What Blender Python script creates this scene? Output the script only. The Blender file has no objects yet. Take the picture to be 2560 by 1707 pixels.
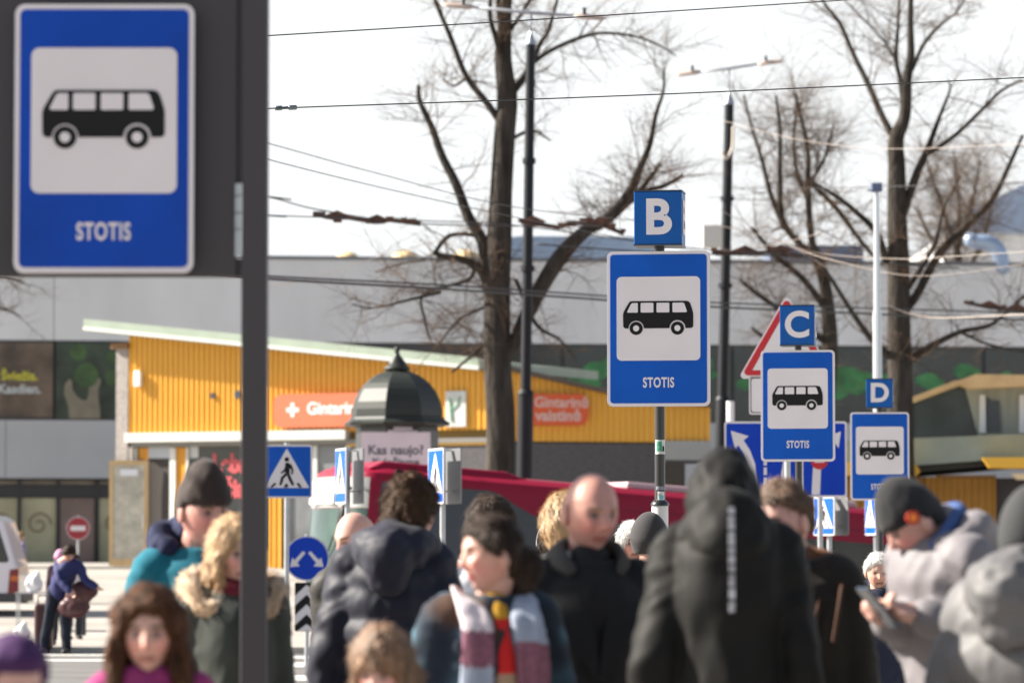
import bpy, bmesh, math, random
from mathutils import Vector, Matrix, Euler, noise

# ------------------------------------------------------------------ camera, world, sun, exposure
SC = bpy.context.scene
C = SC.collection
R = math.radians
F = 9600.0                                   # focal length in photograph pixels (135 mm lens)
PITCH = math.atan(510.5 / F)
EYE = Vector((0, 0, 1.6))
cam = bpy.data.cameras.new('camera'); cob = bpy.data.objects.new('camera', cam); C.objects.link(cob)
cob.location = EYE; cob.rotation_euler = (R(90) + PITCH, 0, 0)
cam.sensor_width = 36; cam.lens = 135; cam.clip_start = 0.1; cam.clip_end = 6000
cam.dof.use_dof = True; cam.dof.focus_distance = 24.6; cam.dof.aperture_fstop = 3.7
cam.dof.aperture_blades = 0
SC.camera = cob
SC.render.engine = 'CYCLES'
SC.view_settings.view_transform = 'Standard'; SC.view_settings.look = 'None'
SC.view_settings.gamma = 1; SC.view_settings.exposure = 1.72

SUN_EL, SUN_A = R(34), R(10)                 # sun from the left, a little behind the scene
W = bpy.data.worlds.new('World'); SC.world = W; W.use_nodes = True
nt = W.node_tree; nt.nodes.clear()
sky = nt.nodes.new('ShaderNodeTexSky'); sky.sky_type = 'NISHITA'; sky.sun_disc = False
sky.sun_elevation = SUN_EL; sky.sun_rotation = -(math.pi / 2 - SUN_A)
sky.dust_density = 1.2; sky.air_density = 1.0; sky.ozone_density = 1.0; sky.altitude = 100
bg = nt.nodes.new('ShaderNodeBackground'); bg.inputs[1].default_value = 0.055
wo = nt.nodes.new('ShaderNodeOutputWorld')
hs = nt.nodes.new('ShaderNodeHueSaturation'); hs.inputs['Saturation'].default_value = .65
nt.links.new(sky.outputs[0], hs.inputs['Color'])
# white haze added low in the sky ahead of the camera, to brighten the backdrop
tcw = nt.nodes.new('ShaderNodeTexCoord'); sx = nt.nodes.new('ShaderNodeSeparateXYZ'); nt.links.new(tcw.outputs['Generated'], sx.inputs[0])
r1 = nt.nodes.new('ShaderNodeMapRange'); r1.interpolation_type = 'SMOOTHSTEP'; r1.inputs[1].default_value = .12; r1.inputs[2].default_value = .5; r1.inputs[3].default_value = 1; r1.inputs[4].default_value = 0
nt.links.new(sx.outputs['Z'], r1.inputs[0])
r2 = nt.nodes.new('ShaderNodeMapRange'); r2.interpolation_type = 'SMOOTHSTEP'; r2.inputs[1].default_value = .35; r2.inputs[2].default_value = .85
nt.links.new(sx.outputs['Y'], r2.inputs[0])
cn = nt.nodes.new('ShaderNodeTexNoise'); cn.inputs['Scale'].default_value = 3.; nt.links.new(tcw.outputs['Generated'], cn.inputs[0])
r3 = nt.nodes.new('ShaderNodeMapRange'); r3.inputs[1].default_value = .25; r3.inputs[2].default_value = .5; r3.inputs[3].default_value = .9; nt.links.new(cn.outputs[0], r3.inputs[0])
m1 = nt.nodes.new('ShaderNodeMath'); m1.operation = 'MULTIPLY'; nt.links.new(r1.outputs[0], m1.inputs[0]); nt.links.new(r2.outputs[0], m1.inputs[1])
m2 = nt.nodes.new('ShaderNodeMath'); m2.operation = 'MULTIPLY'; nt.links.new(m1.outputs[0], m2.inputs[0]); nt.links.new(r3.outputs[0], m2.inputs[1])
mw = nt.nodes.new('ShaderNodeMix'); mw.data_type = 'RGBA'; nt.links.new(m2.outputs[0], mw.inputs[0]); nt.links.new(hs.outputs[0], mw.inputs[6]); mw.inputs[7].default_value = (5.95, 6.1, 6.15, 1)
nt.links.new(mw.outputs[2], bg.inputs[0]); nt.links.new(bg.outputs[0], wo.inputs[0])
sl = bpy.data.lights.new('sun', 'SUN'); sl.energy = 5.0; sl.angle = R(0.53); sl.color = (1, .93, .82)
so = bpy.data.objects.new('sun', sl); C.objects.link(so)
SDIR = Vector((-math.cos(SUN_EL) * math.cos(SUN_A), math.cos(SUN_EL) * math.sin(SUN_A), math.sin(SUN_EL)))
so.rotation_euler = SDIR.to_track_quat('Z', 'Y').to_euler(); so.location = (-20, 0, 30)

# ------------------------------------------------------------------ helpers
def at(px, py, Y):
    u = (px - 1280) / F; v = (853.5 - py) / F
    d = Vector((u, math.cos(PITCH) - math.sin(PITCH) * v, math.sin(PITCH) + math.cos(PITCH) * v))
    return EYE + d * (Y / d.y)

def clamp(a, lo=0., hi=1.): return max(lo, min(hi, a))
def sm(t): t = clamp(t); return t * t * (3 - 2 * t)
def gz(x, y):
    r = clamp((y - 70) / 22.) * 1.05
    s = sm((y - 40) / 12.) * (1 - sm((y - 66) / 8.)) * -.075 * clamp(x + 2, 0, 14)
    return r + s

def hexc(h):
    c = [int(h[i:i+2], 16) / 255. for i in (0, 2, 4)]
    return tuple((v / 12.92 if v <= .04045 else ((v + .055) / 1.055) ** 2.4) for v in c) + (1,)

MATS = {}
def mat(name, col, rough=.6, metal=0., var=0., vs=6., bump=0., bs=80., sheen=0., coat=0., sss=0.,
        emit=0., trans=0., vcol=False, stretch=None, spec=.5, dist=.01, alpha=1.):
    if name in MATS: return MATS[name]
    m = bpy.data.materials.new(name); m.use_nodes = True; n = m.node_tree; p = n.nodes['Principled BSDF']
    if isinstance(col, str): col = hexc(col)
    if len(col) == 3: col = tuple(col) + (1,)
    p.inputs['Base Color'].default_value = col; p.inputs['Roughness'].default_value = rough
    p.inputs['Metallic'].default_value = metal; p.inputs['Specular IOR Level'].default_value = spec
    if sheen: p.inputs['Sheen Weight'].default_value = sheen
    if coat: p.inputs['Coat Weight'].default_value = coat
    if sss:
        p.inputs['Subsurface Weight'].default_value = sss
        p.inputs['Subsurface Radius'].default_value = (.02, .008, .004); p.inputs['Subsurface Scale'].default_value = 1.
    if emit: p.inputs['Emission Color'].default_value = col; p.inputs['Emission Strength'].default_value = emit
    if trans: p.inputs['Transmission Weight'].default_value = trans
    if alpha < 1: p.inputs['Alpha'].default_value = alpha
    tc = n.nodes.new('ShaderNodeTexCoord'); mp = n.nodes.new('ShaderNodeMapping')
    n.links.new(tc.outputs['Object'], mp.inputs[0])
    if stretch: mp.inputs['Scale'].default_value = stretch
    base = None
    if vcol:
        a = n.nodes.new('ShaderNodeVertexColor'); a.layer_name = 'Col'; base = a.outputs[0]
        n.links.new(base, p.inputs['Base Color'])
    if var:
        t = n.nodes.new('ShaderNodeTexNoise'); t.inputs['Scale'].default_value = vs; t.inputs['Detail'].default_value = 6
        n.links.new(mp.outputs[0], t.inputs[0])
        mr = n.nodes.new('ShaderNodeMapRange'); mr.inputs['From Min'].default_value = .3; mr.inputs['From Max'].default_value = .7
        mr.inputs['To Min'].default_value = 1 - var; mr.inputs['To Max'].default_value = 1 + var
        n.links.new(t.outputs[0], mr.inputs[0])
        mx = n.nodes.new('ShaderNodeMix'); mx.data_type = 'RGBA'; mx.blend_type = 'MULTIPLY'; mx.inputs[0].default_value = 1
        if base: n.links.new(base, mx.inputs[6])
        else: mx.inputs[6].default_value = col
        n.links.new(mr.outputs[0], mx.inputs[7]); n.links.new(mx.outputs[2], p.inputs['Base Color'])
    if bump:
        t = n.nodes.new('ShaderNodeTexNoise'); t.inputs['Scale'].default_value = bs; t.inputs['Detail'].default_value = 4
        n.links.new(mp.outputs[0], t.inputs[0])
        b = n.nodes.new('ShaderNodeBump'); b.inputs['Strength'].default_value = bump; b.inputs['Distance'].default_value = dist
        n.links.new(t.outputs[0], b.inputs['Height']); n.links.new(b.outputs[0], p.inputs['Normal'])
    MATS[name] = m
    return m

def tag(o, label=None, cat=None, group=None, kind=None):
    if label: o['label'] = label
    if cat: o['category'] = cat
    if group: o['group'] = group
    if kind: o['kind'] = kind
    return o

def empty(name, loc, label, cat, group=None, rz=0., rx=0., ry=0.):
    o = bpy.data.objects.new(name, None); C.objects.link(o); o.empty_display_size = .2
    o.location = loc; o.rotation_euler = (rx, ry, rz)
    return tag(o, label, cat, group)

def copy_tree(o, parent=None):
    c = o.copy(); C.objects.link(c); c.parent = parent
    for ch in list(o.children): copy_tree(ch, c)
    return c

class MB:
    def __init__(s): s.v = []; s.f = []; s.m = []; s.cur = 0
    def add(s, vs, fs):
        b = len(s.v); s.v += [Vector(p) for p in vs]
        for f in fs: s.f.append([i + b for i in f]); s.m.append(s.cur)
        return s
    def box(s, cx, cy, cz, sx, sy, sz, M=None):
        vs = [Vector((cx + a * sx / 2, cy + b * sy / 2, cz + c * sz / 2)) for a in (-1, 1) for b in (-1, 1) for c in (-1, 1)]
        if M: vs = [M @ p for p in vs]
        return s.add(vs, [(0, 1, 3, 2), (4, 6, 7, 5), (0, 4, 5, 1), (2, 3, 7, 6), (0, 2, 6, 4), (1, 5, 7, 3)])
    def span(s, x0, x1, y0, y1, z0, z1): return s.box((x0+x1)/2, (y0+y1)/2, (z0+z1)/2, abs(x1-x0), abs(y1-y0), abs(z1-z0))
    def rings(s, rs, cap=True):
        n = len(rs[0]); b = len(s.v); vs = [p for r in rs for p in r]; fs = []
        for i in range(len(rs) - 1):
            for j in range(n):
                k = (j + 1) % n
                fs.append((i*n+j, i*n+k, (i+1)*n+k, (i+1)*n+j))
        if cap: fs.append(tuple(range(n-1, -1, -1))); fs.append(tuple((len(rs)-1)*n + j for j in range(n)))
        return s.add(vs, fs)
    def tube(s, pts, rad, n=10, cap=True, flat=1.):
        pts = [Vector(p) for p in pts]
        if not hasattr(rad, '__len__'): rad = [rad] * len(pts)
        rs = []; u = None
        for i, p in enumerate(pts):
            d = (pts[min(i+1, len(pts)-1)] - pts[max(i-1, 0)])
            if d.length < 1e-9: d = Vector((0, 0, 1))
            d.normalize()
            if u is None: u = d.orthogonal().normalized()
            else: u = (u - d * u.dot(d)); u = u.normalized() if u.length > 1e-6 else d.orthogonal().normalized()
            w = d.cross(u)
            rs.append([p + (u * math.cos(2*math.pi*j/n) + w * math.sin(2*math.pi*j/n) * flat) * rad[i] for j in range(n)])
        return s.rings(rs, cap)
    def capsule(s, a, b, ra, rb, n=12, hemi=3):
        a = Vector(a); b = Vector(b); d = (b - a).normalized()
        P = []; Q = []
        for i in range(hemi, 0, -1):
            t = math.pi/2 * i/hemi; P.append(a - d * ra * math.sin(t)); Q.append(max(ra * math.cos(t), ra*.05))
        P.append(a); Q.append(ra); P.append(b); Q.append(rb)
        for i in range(1, hemi+1):
            t = math.pi/2 * i/hemi; P.append(b + d * rb * math.sin(t)); Q.append(max(rb * math.cos(t), rb*.05))
        return s.tube(P, Q, n)
    def chain(s, pts, rads, n=12, per=6, mod=None):
        """smooth tube through joints; mod(t,len) scales the radius (quilting)"""
        pts = [Vector(p) for p in pts]; P = []; Q = []; L = 0
        N = len(pts)
        for i in range(N - 1):
            p0 = pts[max(i-1, 0)]; p1 = pts[i]; p2 = pts[i+1]; p3 = pts[min(i+2, N-1)]
            for j in range(per + (1 if i == N-2 else 0)):
                t = j / per
                q = .5*((2*p1) + (p2-p0)*t + (2*p0-5*p1+4*p2-p3)*t*t + (3*p1-p0-3*p2+p3)*t*t*t)
                r = rads[i] + (rads[i+1]-rads[i])*t
                if P: L += (q - P[-1]).length
                if mod: r *= mod(L)
                P.append(q); Q.append(r)
        d0 = (P[0]-P[1]).normalized(); d1 = (P[-1]-P[-2]).normalized()
        P = [P[0]+d0*Q[0]*.8, P[0]+d0*Q[0]*.5] + P + [P[-1]+d1*Q[-1]*.5, P[-1]+d1*Q[-1]*.8]
        Q = [Q[0]*.3, Q[0]*.8] + Q + [Q[-1]*.8, Q[-1]*.3]
        return s.tube(P, Q, n)
    def ell(s, c, r, M=None, nu=14, nv=10):
        rs = []
        for i in range(1, nv):
            t = math.pi * i / nv
            rs.append([Vector((math.sin(t)*math.cos(2*math.pi*j/nu)*r[0], math.sin(t)*math.sin(2*math.pi*j/nu)*r[1], -math.cos(t)*r[2])) for j in range(nu)])
        if M: rs = [[M @ p for p in q] for q in rs]
        c = Vector(c)
        return s.rings([[p + c for p in q] for q in rs])
    def prism(s, pts, y0, y1, back=True):
        """outline in local xz, extruded along y; y0 is the face toward -y"""
        n = len(pts)
        vs = [(p[0], y0, p[1]) for p in pts] + [(p[0], y1, p[1]) for p in pts]
        fs = [tuple(range(n)), tuple(range(2*n-1, n-1, -1))]
        for i in range(n): k = (i+1) % n; fs.append((i, i+n, k+n, k))
        return s.add(vs, fs)
    def disc(s, cx, cz, r, y0, y1, n=40):
        return s.prism([(cx + r*math.cos(2*math.pi*i/n), cz + r*math.sin(2*math.pi*i/n)) for i in range(n)], y0, y1)
    def lathe(s, prof, c=(0, 0, 0), n=24, rot=0., cap=True):
        c = Vector(c)
        return s.rings([[c + Vector((r*math.cos(rot+2*math.pi*j/n), r*math.sin(rot+2*math.pi*j/n), z)) for j in range(n)] for r, z in prof], cap)
    def build(s, name, mats, parent=None, smooth=False, origin=None, bevel=0, label=None, angle=None):
        if not isinstance(mats, (list, tuple)): mats = [mats]
        me = bpy.data.meshes.new(name)
        o0 = Vector(origin) if origin is not None else Vector((0, 0, 0))
        me.from_pydata([tuple(p - o0) for p in s.v], [], s.f)
        for m in mats: me.materials.append(m)
        if len(mats) > 1: me.polygons.foreach_set('material_index', s.m)
        bm = bmesh.new(); bm.from_mesh(me); bmesh.ops.recalc_face_normals(bm, faces=bm.faces[:]); bm.to_mesh(me); bm.free()
        if smooth:
            me.polygons.foreach_set('use_smooth', [True] * len(me.polygons))
            if angle: me.set_sharp_from_angle(angle=R(angle))
        ob = bpy.data.objects.new(name, me); C.objects.link(ob)
        if parent: ob.parent = parent
        if bevel:
            b = ob.modifiers.new('b', 'BEVEL'); b.width = bevel; b.segments = 2; b.limit_method = 'ANGLE'; b.angle_limit = R(40)
        if label: ob['label'] = label
        return ob

def thing1(mb, name, mats, loc, label, cat, group=None, **k):
    o = mb.build(name, mats, None, **k); o.location = loc
    return tag(o, label, cat, group)

def rrect(cx, cz, w, h, r, n=6):
    out = []
    for (sx, sz, a0) in ((1, 1, 0), (-1, 1, 90), (-1, -1, 180), (1, -1, 270)):
        for i in range(n + 1):
            a = R(a0 + 90 * i / n)
            out.append((cx + sx*(w/2 - r) + r*math.cos(a), cz + sz*(h/2 - r) + r*math.sin(a)))
    return out

def text(body, size, x, z, y, m, parent, name='lettering', bold=.0, sx=1., align='CENTER', ry=0., thick=.0015, M=None, spacing=1.):
    cu = bpy.data.curves.new('t', 'FONT'); cu.body = body; cu.size = size; cu.align_x = align; cu.align_y = 'CENTER'
    cu.offset = bold; cu.extrude = thick; cu.space_character = spacing; cu.resolution_u = 6
    t = bpy.data.objects.new('t', cu); C.objects.link(t)
    dg = bpy.context.evaluated_depsgraph_get()
    me = bpy.data.meshes.new_from_object(t.evaluated_get(dg)); me.name = name
    bpy.data.objects.remove(t); bpy.data.curves.remove(cu)
    T = Matrix.Translation((x, y, z)) @ Matrix.Rotation(ry, 4, 'Z') @ Matrix.Rotation(R(90), 4, 'X') @ Matrix.Diagonal((sx, 1, 1, 1))
    if M: T = M @ T
    me.transform(T); me.materials.clear(); me.materials.append(m)
    o = bpy.data.objects.new(name, me); C.objects.link(o); o.parent = parent
    return o

random.seed(7)
# ------------------------------------------------------------------ ground
M_pave = mat('paving', (.30, .275, .245), .85, var=.22, vs=.6, bump=.3, bs=30)
M_road = mat('asphalt with shade', (.115, .11, .105), .85, var=.25, vs=1.1, bump=.4, bs=60)
M_kerb = mat('kerb stone', (.36, .34, .31), .8, var=.15, vs=4)
M_line = mat('road paint and sun band', (.52, .51, .49), .7, var=.2, vs=5)
def lin(a, b, n): return [a + (b - a) * i / n for i in range(n + 1)]
def sheet(name, xs, ys, off, m, fx=None, label=None):
    mb = MB(); nx = len(xs)
    vs = []
    for y in ys:
        for x in xs:
            X = x + (fx(y) if fx else 0)
            vs.append((X, y, gz(X, y) + off))
    fs = [(j*nx+i, j*nx+i+1, (j+1)*nx+i+1, (j+1)*nx+i) for j in range(len(ys)-1) for i in range(nx-1)]
    mb.add(vs, fs); o = mb.build(name, m, None, smooth=True); o['kind'] = 'structure'
    return o
GX = [-2500, -900, -300, -120, -60] + lin(-40, 40, 80) + [60, 120, 300, 900, 2500]
GY = [-600, -100, -30] + lin(-10, 110, 120) + [130, 160, 220, 400, 900, 3000]
sheet('ground', GX, GY, 0, M_pave)
sheet('road', lin(-60, 60, 120), lin(40, 57, 34), .006, M_road)  # road surface; its dark tone also stands in for cast shadow bands
for i in range(3):  # pale bands painted for sunlit ground between the shadows
    sheet('marking_and_sun_band', lin(-3.6, .6, 6), lin([45.6, 50.8, 54.6][i], [47.4, 52.6, 55.6][i], 3), .012, M_line)
sheet('marking_and_sun_band', lin(-8.2, -5.8, 4), lin(55.9, 56.6, 2), .012, M_line)
sheet('marking_and_sun_band', lin(-7.0, -5.2, 4), lin(53.2, 54.0, 2), .012, M_line)
mb = MB()
for i in range(60):
    x0 = -30 + i; z = gz(x0 + .5, 57.4)
    mb.span(x0 + .004, x0 + .996, 57.2, 57.45, z - .3, z + .10)
o = mb.build('kerb', M_kerb); o['kind'] = 'structure'

# ------------------------------------------------------------------ large grey store behind
M_conc = mat('grey panel', (.60, .605, .62), .75, var=.09, vs=.45, stretch=(1, 1, .35), bump=.1, bs=8)
M_conc2 = mat('grey panel lower', (.36, .37, .39), .7, var=.06, vs=.4)
M_black = mat('black frame', (.02, .02, .022), .5)
M_dkgl = mat('dark glass', (.02, .024, .028), .12, var=.4, vs=.5, spec=.7)
def store():
    A = Vector((-19, 126.5, 1.05)); rz = R(7)
    t = empty('department_store', A, 'long grey panelled department store with black window bands behind the yellow shop', 'building', rz=rz)
    Mi = (Matrix.Translation(A) @ Matrix.Rotation(rz, 4, 'Z')).inverted()
    def L(px, py):                       # point of the facade plane in local x, z
        u = Vector(((px-1280)/F, math.cos(PITCH)-math.sin(PITCH)*(853.5-py)/F, math.sin(PITCH)+math.cos(PITCH)*(853.5-py)/F))
        o_ = Mi @ EYE; d = Mi.to_3x3() @ u; p = o_ + d * (-o_.y / d.y); return p.x, p.z
    xl = -3; xr = 45
    ztop = L(670, 648)[1]; zb = L(300, 852)[1]; z2 = L(150, 1050)[1]; z3 = L(150, 1195)[1]
    mb = MB()
    n = 7; w = (xr - xl) / n
    e0 = .02
    for i in range(n): mb.span(xl + i*w + e0/2, xl + (i+1)*w - e0/2, 0, 12, zb, ztop)
    mb.build('upper_panel', M_conc, t)
    mb = MB(); mb.span(xl, xr, .05, 14, z3, zb); mb.span(xl, xr, .4, 14, -.6, z3); mb.build('wall', mat('store core', (.045, .045, .048), .6), t)
    mb = MB(); mb.span(xl, xr, -.06, 12.2, ztop, ztop + .12); mb.build('roof_edge', mat('roof edge metal', (.12, .13, .15), .5), t)
    mb = MB()
    for i in range(9): mb.span(xl + i*5.3 + .01, xl + (i+1)*5.3 - .01, -.02, .05, z3, z2)
    mb.build('lower_panel', M_conc2, t)
    # upper window band with posters
    x290 = L(292, 950)[0]
    for (p0, p1, kind) in ((-60, 132, 0), (140, 292, 1)):
        x0 = L(p0, 950)[0]; x1 = L(p1, 950)[0]
        z0 = z2 + .10; z1 = zb - .08
        f = MB(); f.span(x0 - .1, x1 + .1, -.02, .045, z0 - .1, z1 + .08)
        f = f.build('window', M_black, t)
        g = MB(); g.span(x0, x1, -.026, -.021, z0, z1)
        if kind == 0:
            g.build('poster', mat('poster brown', (.10, .07, .05), .3, var=.8, vs=.7), f)
            text('Šviežia.', .42, L(95, 942)[0], L(60, 940)[1], -.03, mat('poster yellow', (.45, .42, .03), .4), f, bold=.012, align='RIGHT')
            text('Kasdien.', .42, L(103, 968)[0], L(60, 973)[1], -.03, mat('poster white', (.42, .45, .46), .4), f, bold=.012, align='RIGHT')
        else:
            g.build('poster', mat('poster dark green', (.022, .035, .022), .3, var=.8, vs=1.2), f)
            q = MB()
            hand = [(172,1046),(172,1020),(160,985),(162,960),(172,948),(180,950),(181,972),(192,990),(205,1000),(217,1000),(222,985),(222,960),(232,948),(250,945),(252,955),(245,975),(246,1000),(250,1020),(250,1046)]
            q.prism([L(*p) for p in hand], -.034, -.030); q.build('printed_hand', mat('poster hand', (.17, .15, .11), .5, var=.15, vs=3), f)
            q = MB()
            for (cx, cy, r) in ((215, 938, 31), (196, 880, 22), (285, 945, 22), (282, 895, 17)):
                c = L(cx, cy); q.disc(c[0], c[1], r / F * 127, -.042, -.038, 24)
            q.build('printed_ball', mat('poster ball', (.035, .075, .022), .5, var=.5, vs=2), f)
    # band to the right: dark glazing with green prints
    x0 = L(1195, 900)[0]
    for i in range(7):
        a = x0 + i * 2.9
        f = MB(); f.span(a, a + 2.8, -.03, .04, zb - 2.6, zb - .08); f = f.build('window', M_dkgl, t)
        random.seed(40 + i)
        q = MB()
        for k in range(3):
            cx = a + random.uniform(.4, 2.4); cz = zb - random.uniform(.7, 1.6); r = random.uniform(.5, 1.1); r = min(r, cx-a-.02, a+2.78-cx)
            n = 9; q.prism([(cx + r*random.uniform(.7, 1)*math.cos(j*2*math.pi/n), cz + .6*r*random.uniform(.6, 1)*math.sin(j*2*math.pi/n)) for j in range(n)], -.04-.004*k, -.036-.004*k)
        q.build('printed_leaf', mat('green print', (.03, .16, .05), .5, var=.5, vs=1.5), f)
    # ground floor shop front
    zt = z3 - .05
    fr = MB(); fr.span(L(-60, 1200)[0], L(300, 1200)[0], .18, .3, L(0, 1242)[1], L(0, 1213)[1])
    for p in (48, 144, 243): fr.span(L(p-4, 1300)[0], L(p+4, 1300)[0], .15, .3, -.1, zt)
    fr.build('shop_frame', M_black, t)
    for (p0, p1, mm) in ((-50, 43, 'a'), (53, 140, 'a'), (150, 236, 'c'), (248, 330, 'a')):
        w = MB(); w.span(L(p0, 1300)[0], L(p1, 1300)[0], .25, .28, -.05, L(0, 1244)[1])
        pm = mat('shop poster', (.33, .31, .20), .4, var=.25, vs=.9) if mm == 'a' else mat('shop door glass', (.16, .11, .105), .2, var=.3, vs=.6)
        w = w.build('shop_window' if mm == 'a' else 'shop_door', pm, t)
        w2 = MB(); w2.span(L(p0, 1300)[0], L(p1, 1300)[0], .25, .28, L(0, 1211)[1], zt - .02); w2.build('transom', mat('transom', (.12, .10, .08), .3, var=.5, vs=1), t)
        if mm == 'a':
            q = MB(); c = L((p0+p1)/2, 1310)
            q.tube([(c[0]+.42*(1-k/26)*math.cos(k*.42), .245, c[1]+.42*(1-k/26)*math.sin(k*.42)) for k in range(22)], .035, 6)
            q.build('swirl_print', mat('swirl', (.20, .15, .10), .5), w)
    return t
store()

# no entry sign in front of the store's door
def round_sign(px, py, Y, dia, label, mats, yaw=0, base=None, shapes=None, name='traffic_sign', group=None):
    p = at(px, py, Y); g = gz(p.x, Y)
    t = empty(name, (p.x, Y, g), label, 'sign', group, rz=yaw)
    h = p.z - g
    q = MB(); q.disc(0, h, dia/2, 0, .012); q.build('sign_plate', mat('sign back', (.35, .35, .36), .45, metal=.6), t)
    q = MB(); q.disc(0, h, dia/2*.985, -.004, -.001); q.build('sign_border', M_swhite, t)
    q = MB(); q.disc(0, h, dia/2*.94, -.008, -.005); q.build('sign_face', mats, t)
    q = MB(); q.tube([(0, .045, -.02), (0, .045, h + dia/2 + .02)], .03, 12); q.build('post', M_galv, t)
    return t, h
M_swhite = mat('sign white', (.66, .62, .64), .5, spec=.2, var=.04, vs=3)
M_sblue = mat('sign blue', (.001, .078, .42), .45, var=.12, vs=2.2, spec=.2)
M_sblue2 = mat('sign blue deep', (.001, .040, .40), .45, var=.10, vs=2.2, spec=.2)
M_sblueC = mat('letter box blue', (.001, .080, .32), .4, var=.08, vs=4, spec=.25)
M_sblack = mat('sign black', (.008, .008, .009), .5, spec=.2)
M_sred = mat('sign red', (.45, .01, .02), .4)
M_galv = mat('galvanised', (.42, .43, .45), .42, metal=.7, var=.1, vs=8)
M_pole = mat('black pole paint', (.012, .012, .014), .32, coat=.2)
t, h = round_sign(195, 1320, 92, .56, 'red no entry sign with white bar before the grey store', mat('no entry red', (.28, .02, .03), .5))
q = MB(); q.span(-.18, .18, -.013, -.010, h - .06, h + .06); q.build('white_bar', M_swhite, t)

# ------------------------------------------------------------------ yellow shop
M_yel = mat('yellow cladding', (.74, .39, .05), .42, var=.03, vs=1.5)
M_brick = mat('grey brick', (.30, .27, .25), .85, var=.35, vs=9, stretch=(1, 1, 4), bump=.4, bs=20)
M_dbrick = mat('dark brick', (.085, .08, .085), .85, var=.3, vs=7, stretch=(1, 1, 5), bump=.3, bs=20)
M_fasc = mat('pale green fascia', (.30, .36, .29), .5, var=.08, vs=2)
M_wtrim = mat('white trim', (.62, .62, .58), .5, var=.06, vs=2)
M_wood = mat('light wood frame', (.46, .32, .16), .5, var=.12, vs=5, stretch=(1, 1, .2))
def corr(mb, x0, x1, ztf, zb, y=0., pitch=.15, dep=.05):
    """ribbed sheet facing -y between x0..x1; ztf(x) gives the top"""
    xs = []; n = int((x1 - x0) / pitch)
    for i in range(n):
        a = x0 + i * pitch
        for (fx, d) in ((0, 0), (.28, 0), (.42, dep), (.74, dep)): xs.append((a + fx*pitch, y + d))
    xs.append((x0 + n*pitch, y)); xs.append((x1, y))
    vs = []
    for (x, yy) in xs: vs.append((x, yy, zb)); vs.append((x, yy, ztf(x)))
    mb.add(vs, [(2*i, 2*i+2, 2*i+3, 2*i+1) for i in range(len(xs)-1)])
def facade(A, rz):
    Mi = (Matrix.Translation(A) @ Matrix.Rotation(rz, 4, 'Z')).inverted()
    def L(px, py, dy=0.):
        u = Vector(((px-1280)/F, math.cos(PITCH)-math.sin(PITCH)*(853.5-py)/F, math.sin(PITCH)+math.cos(PITCH)*(853.5-py)/F))
        o_ = Mi @ EYE; d = Mi.to_3x3() @ u; p = o_ + d * ((dy-o_.y) / d.y); return p.x, p.z
    return L
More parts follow.
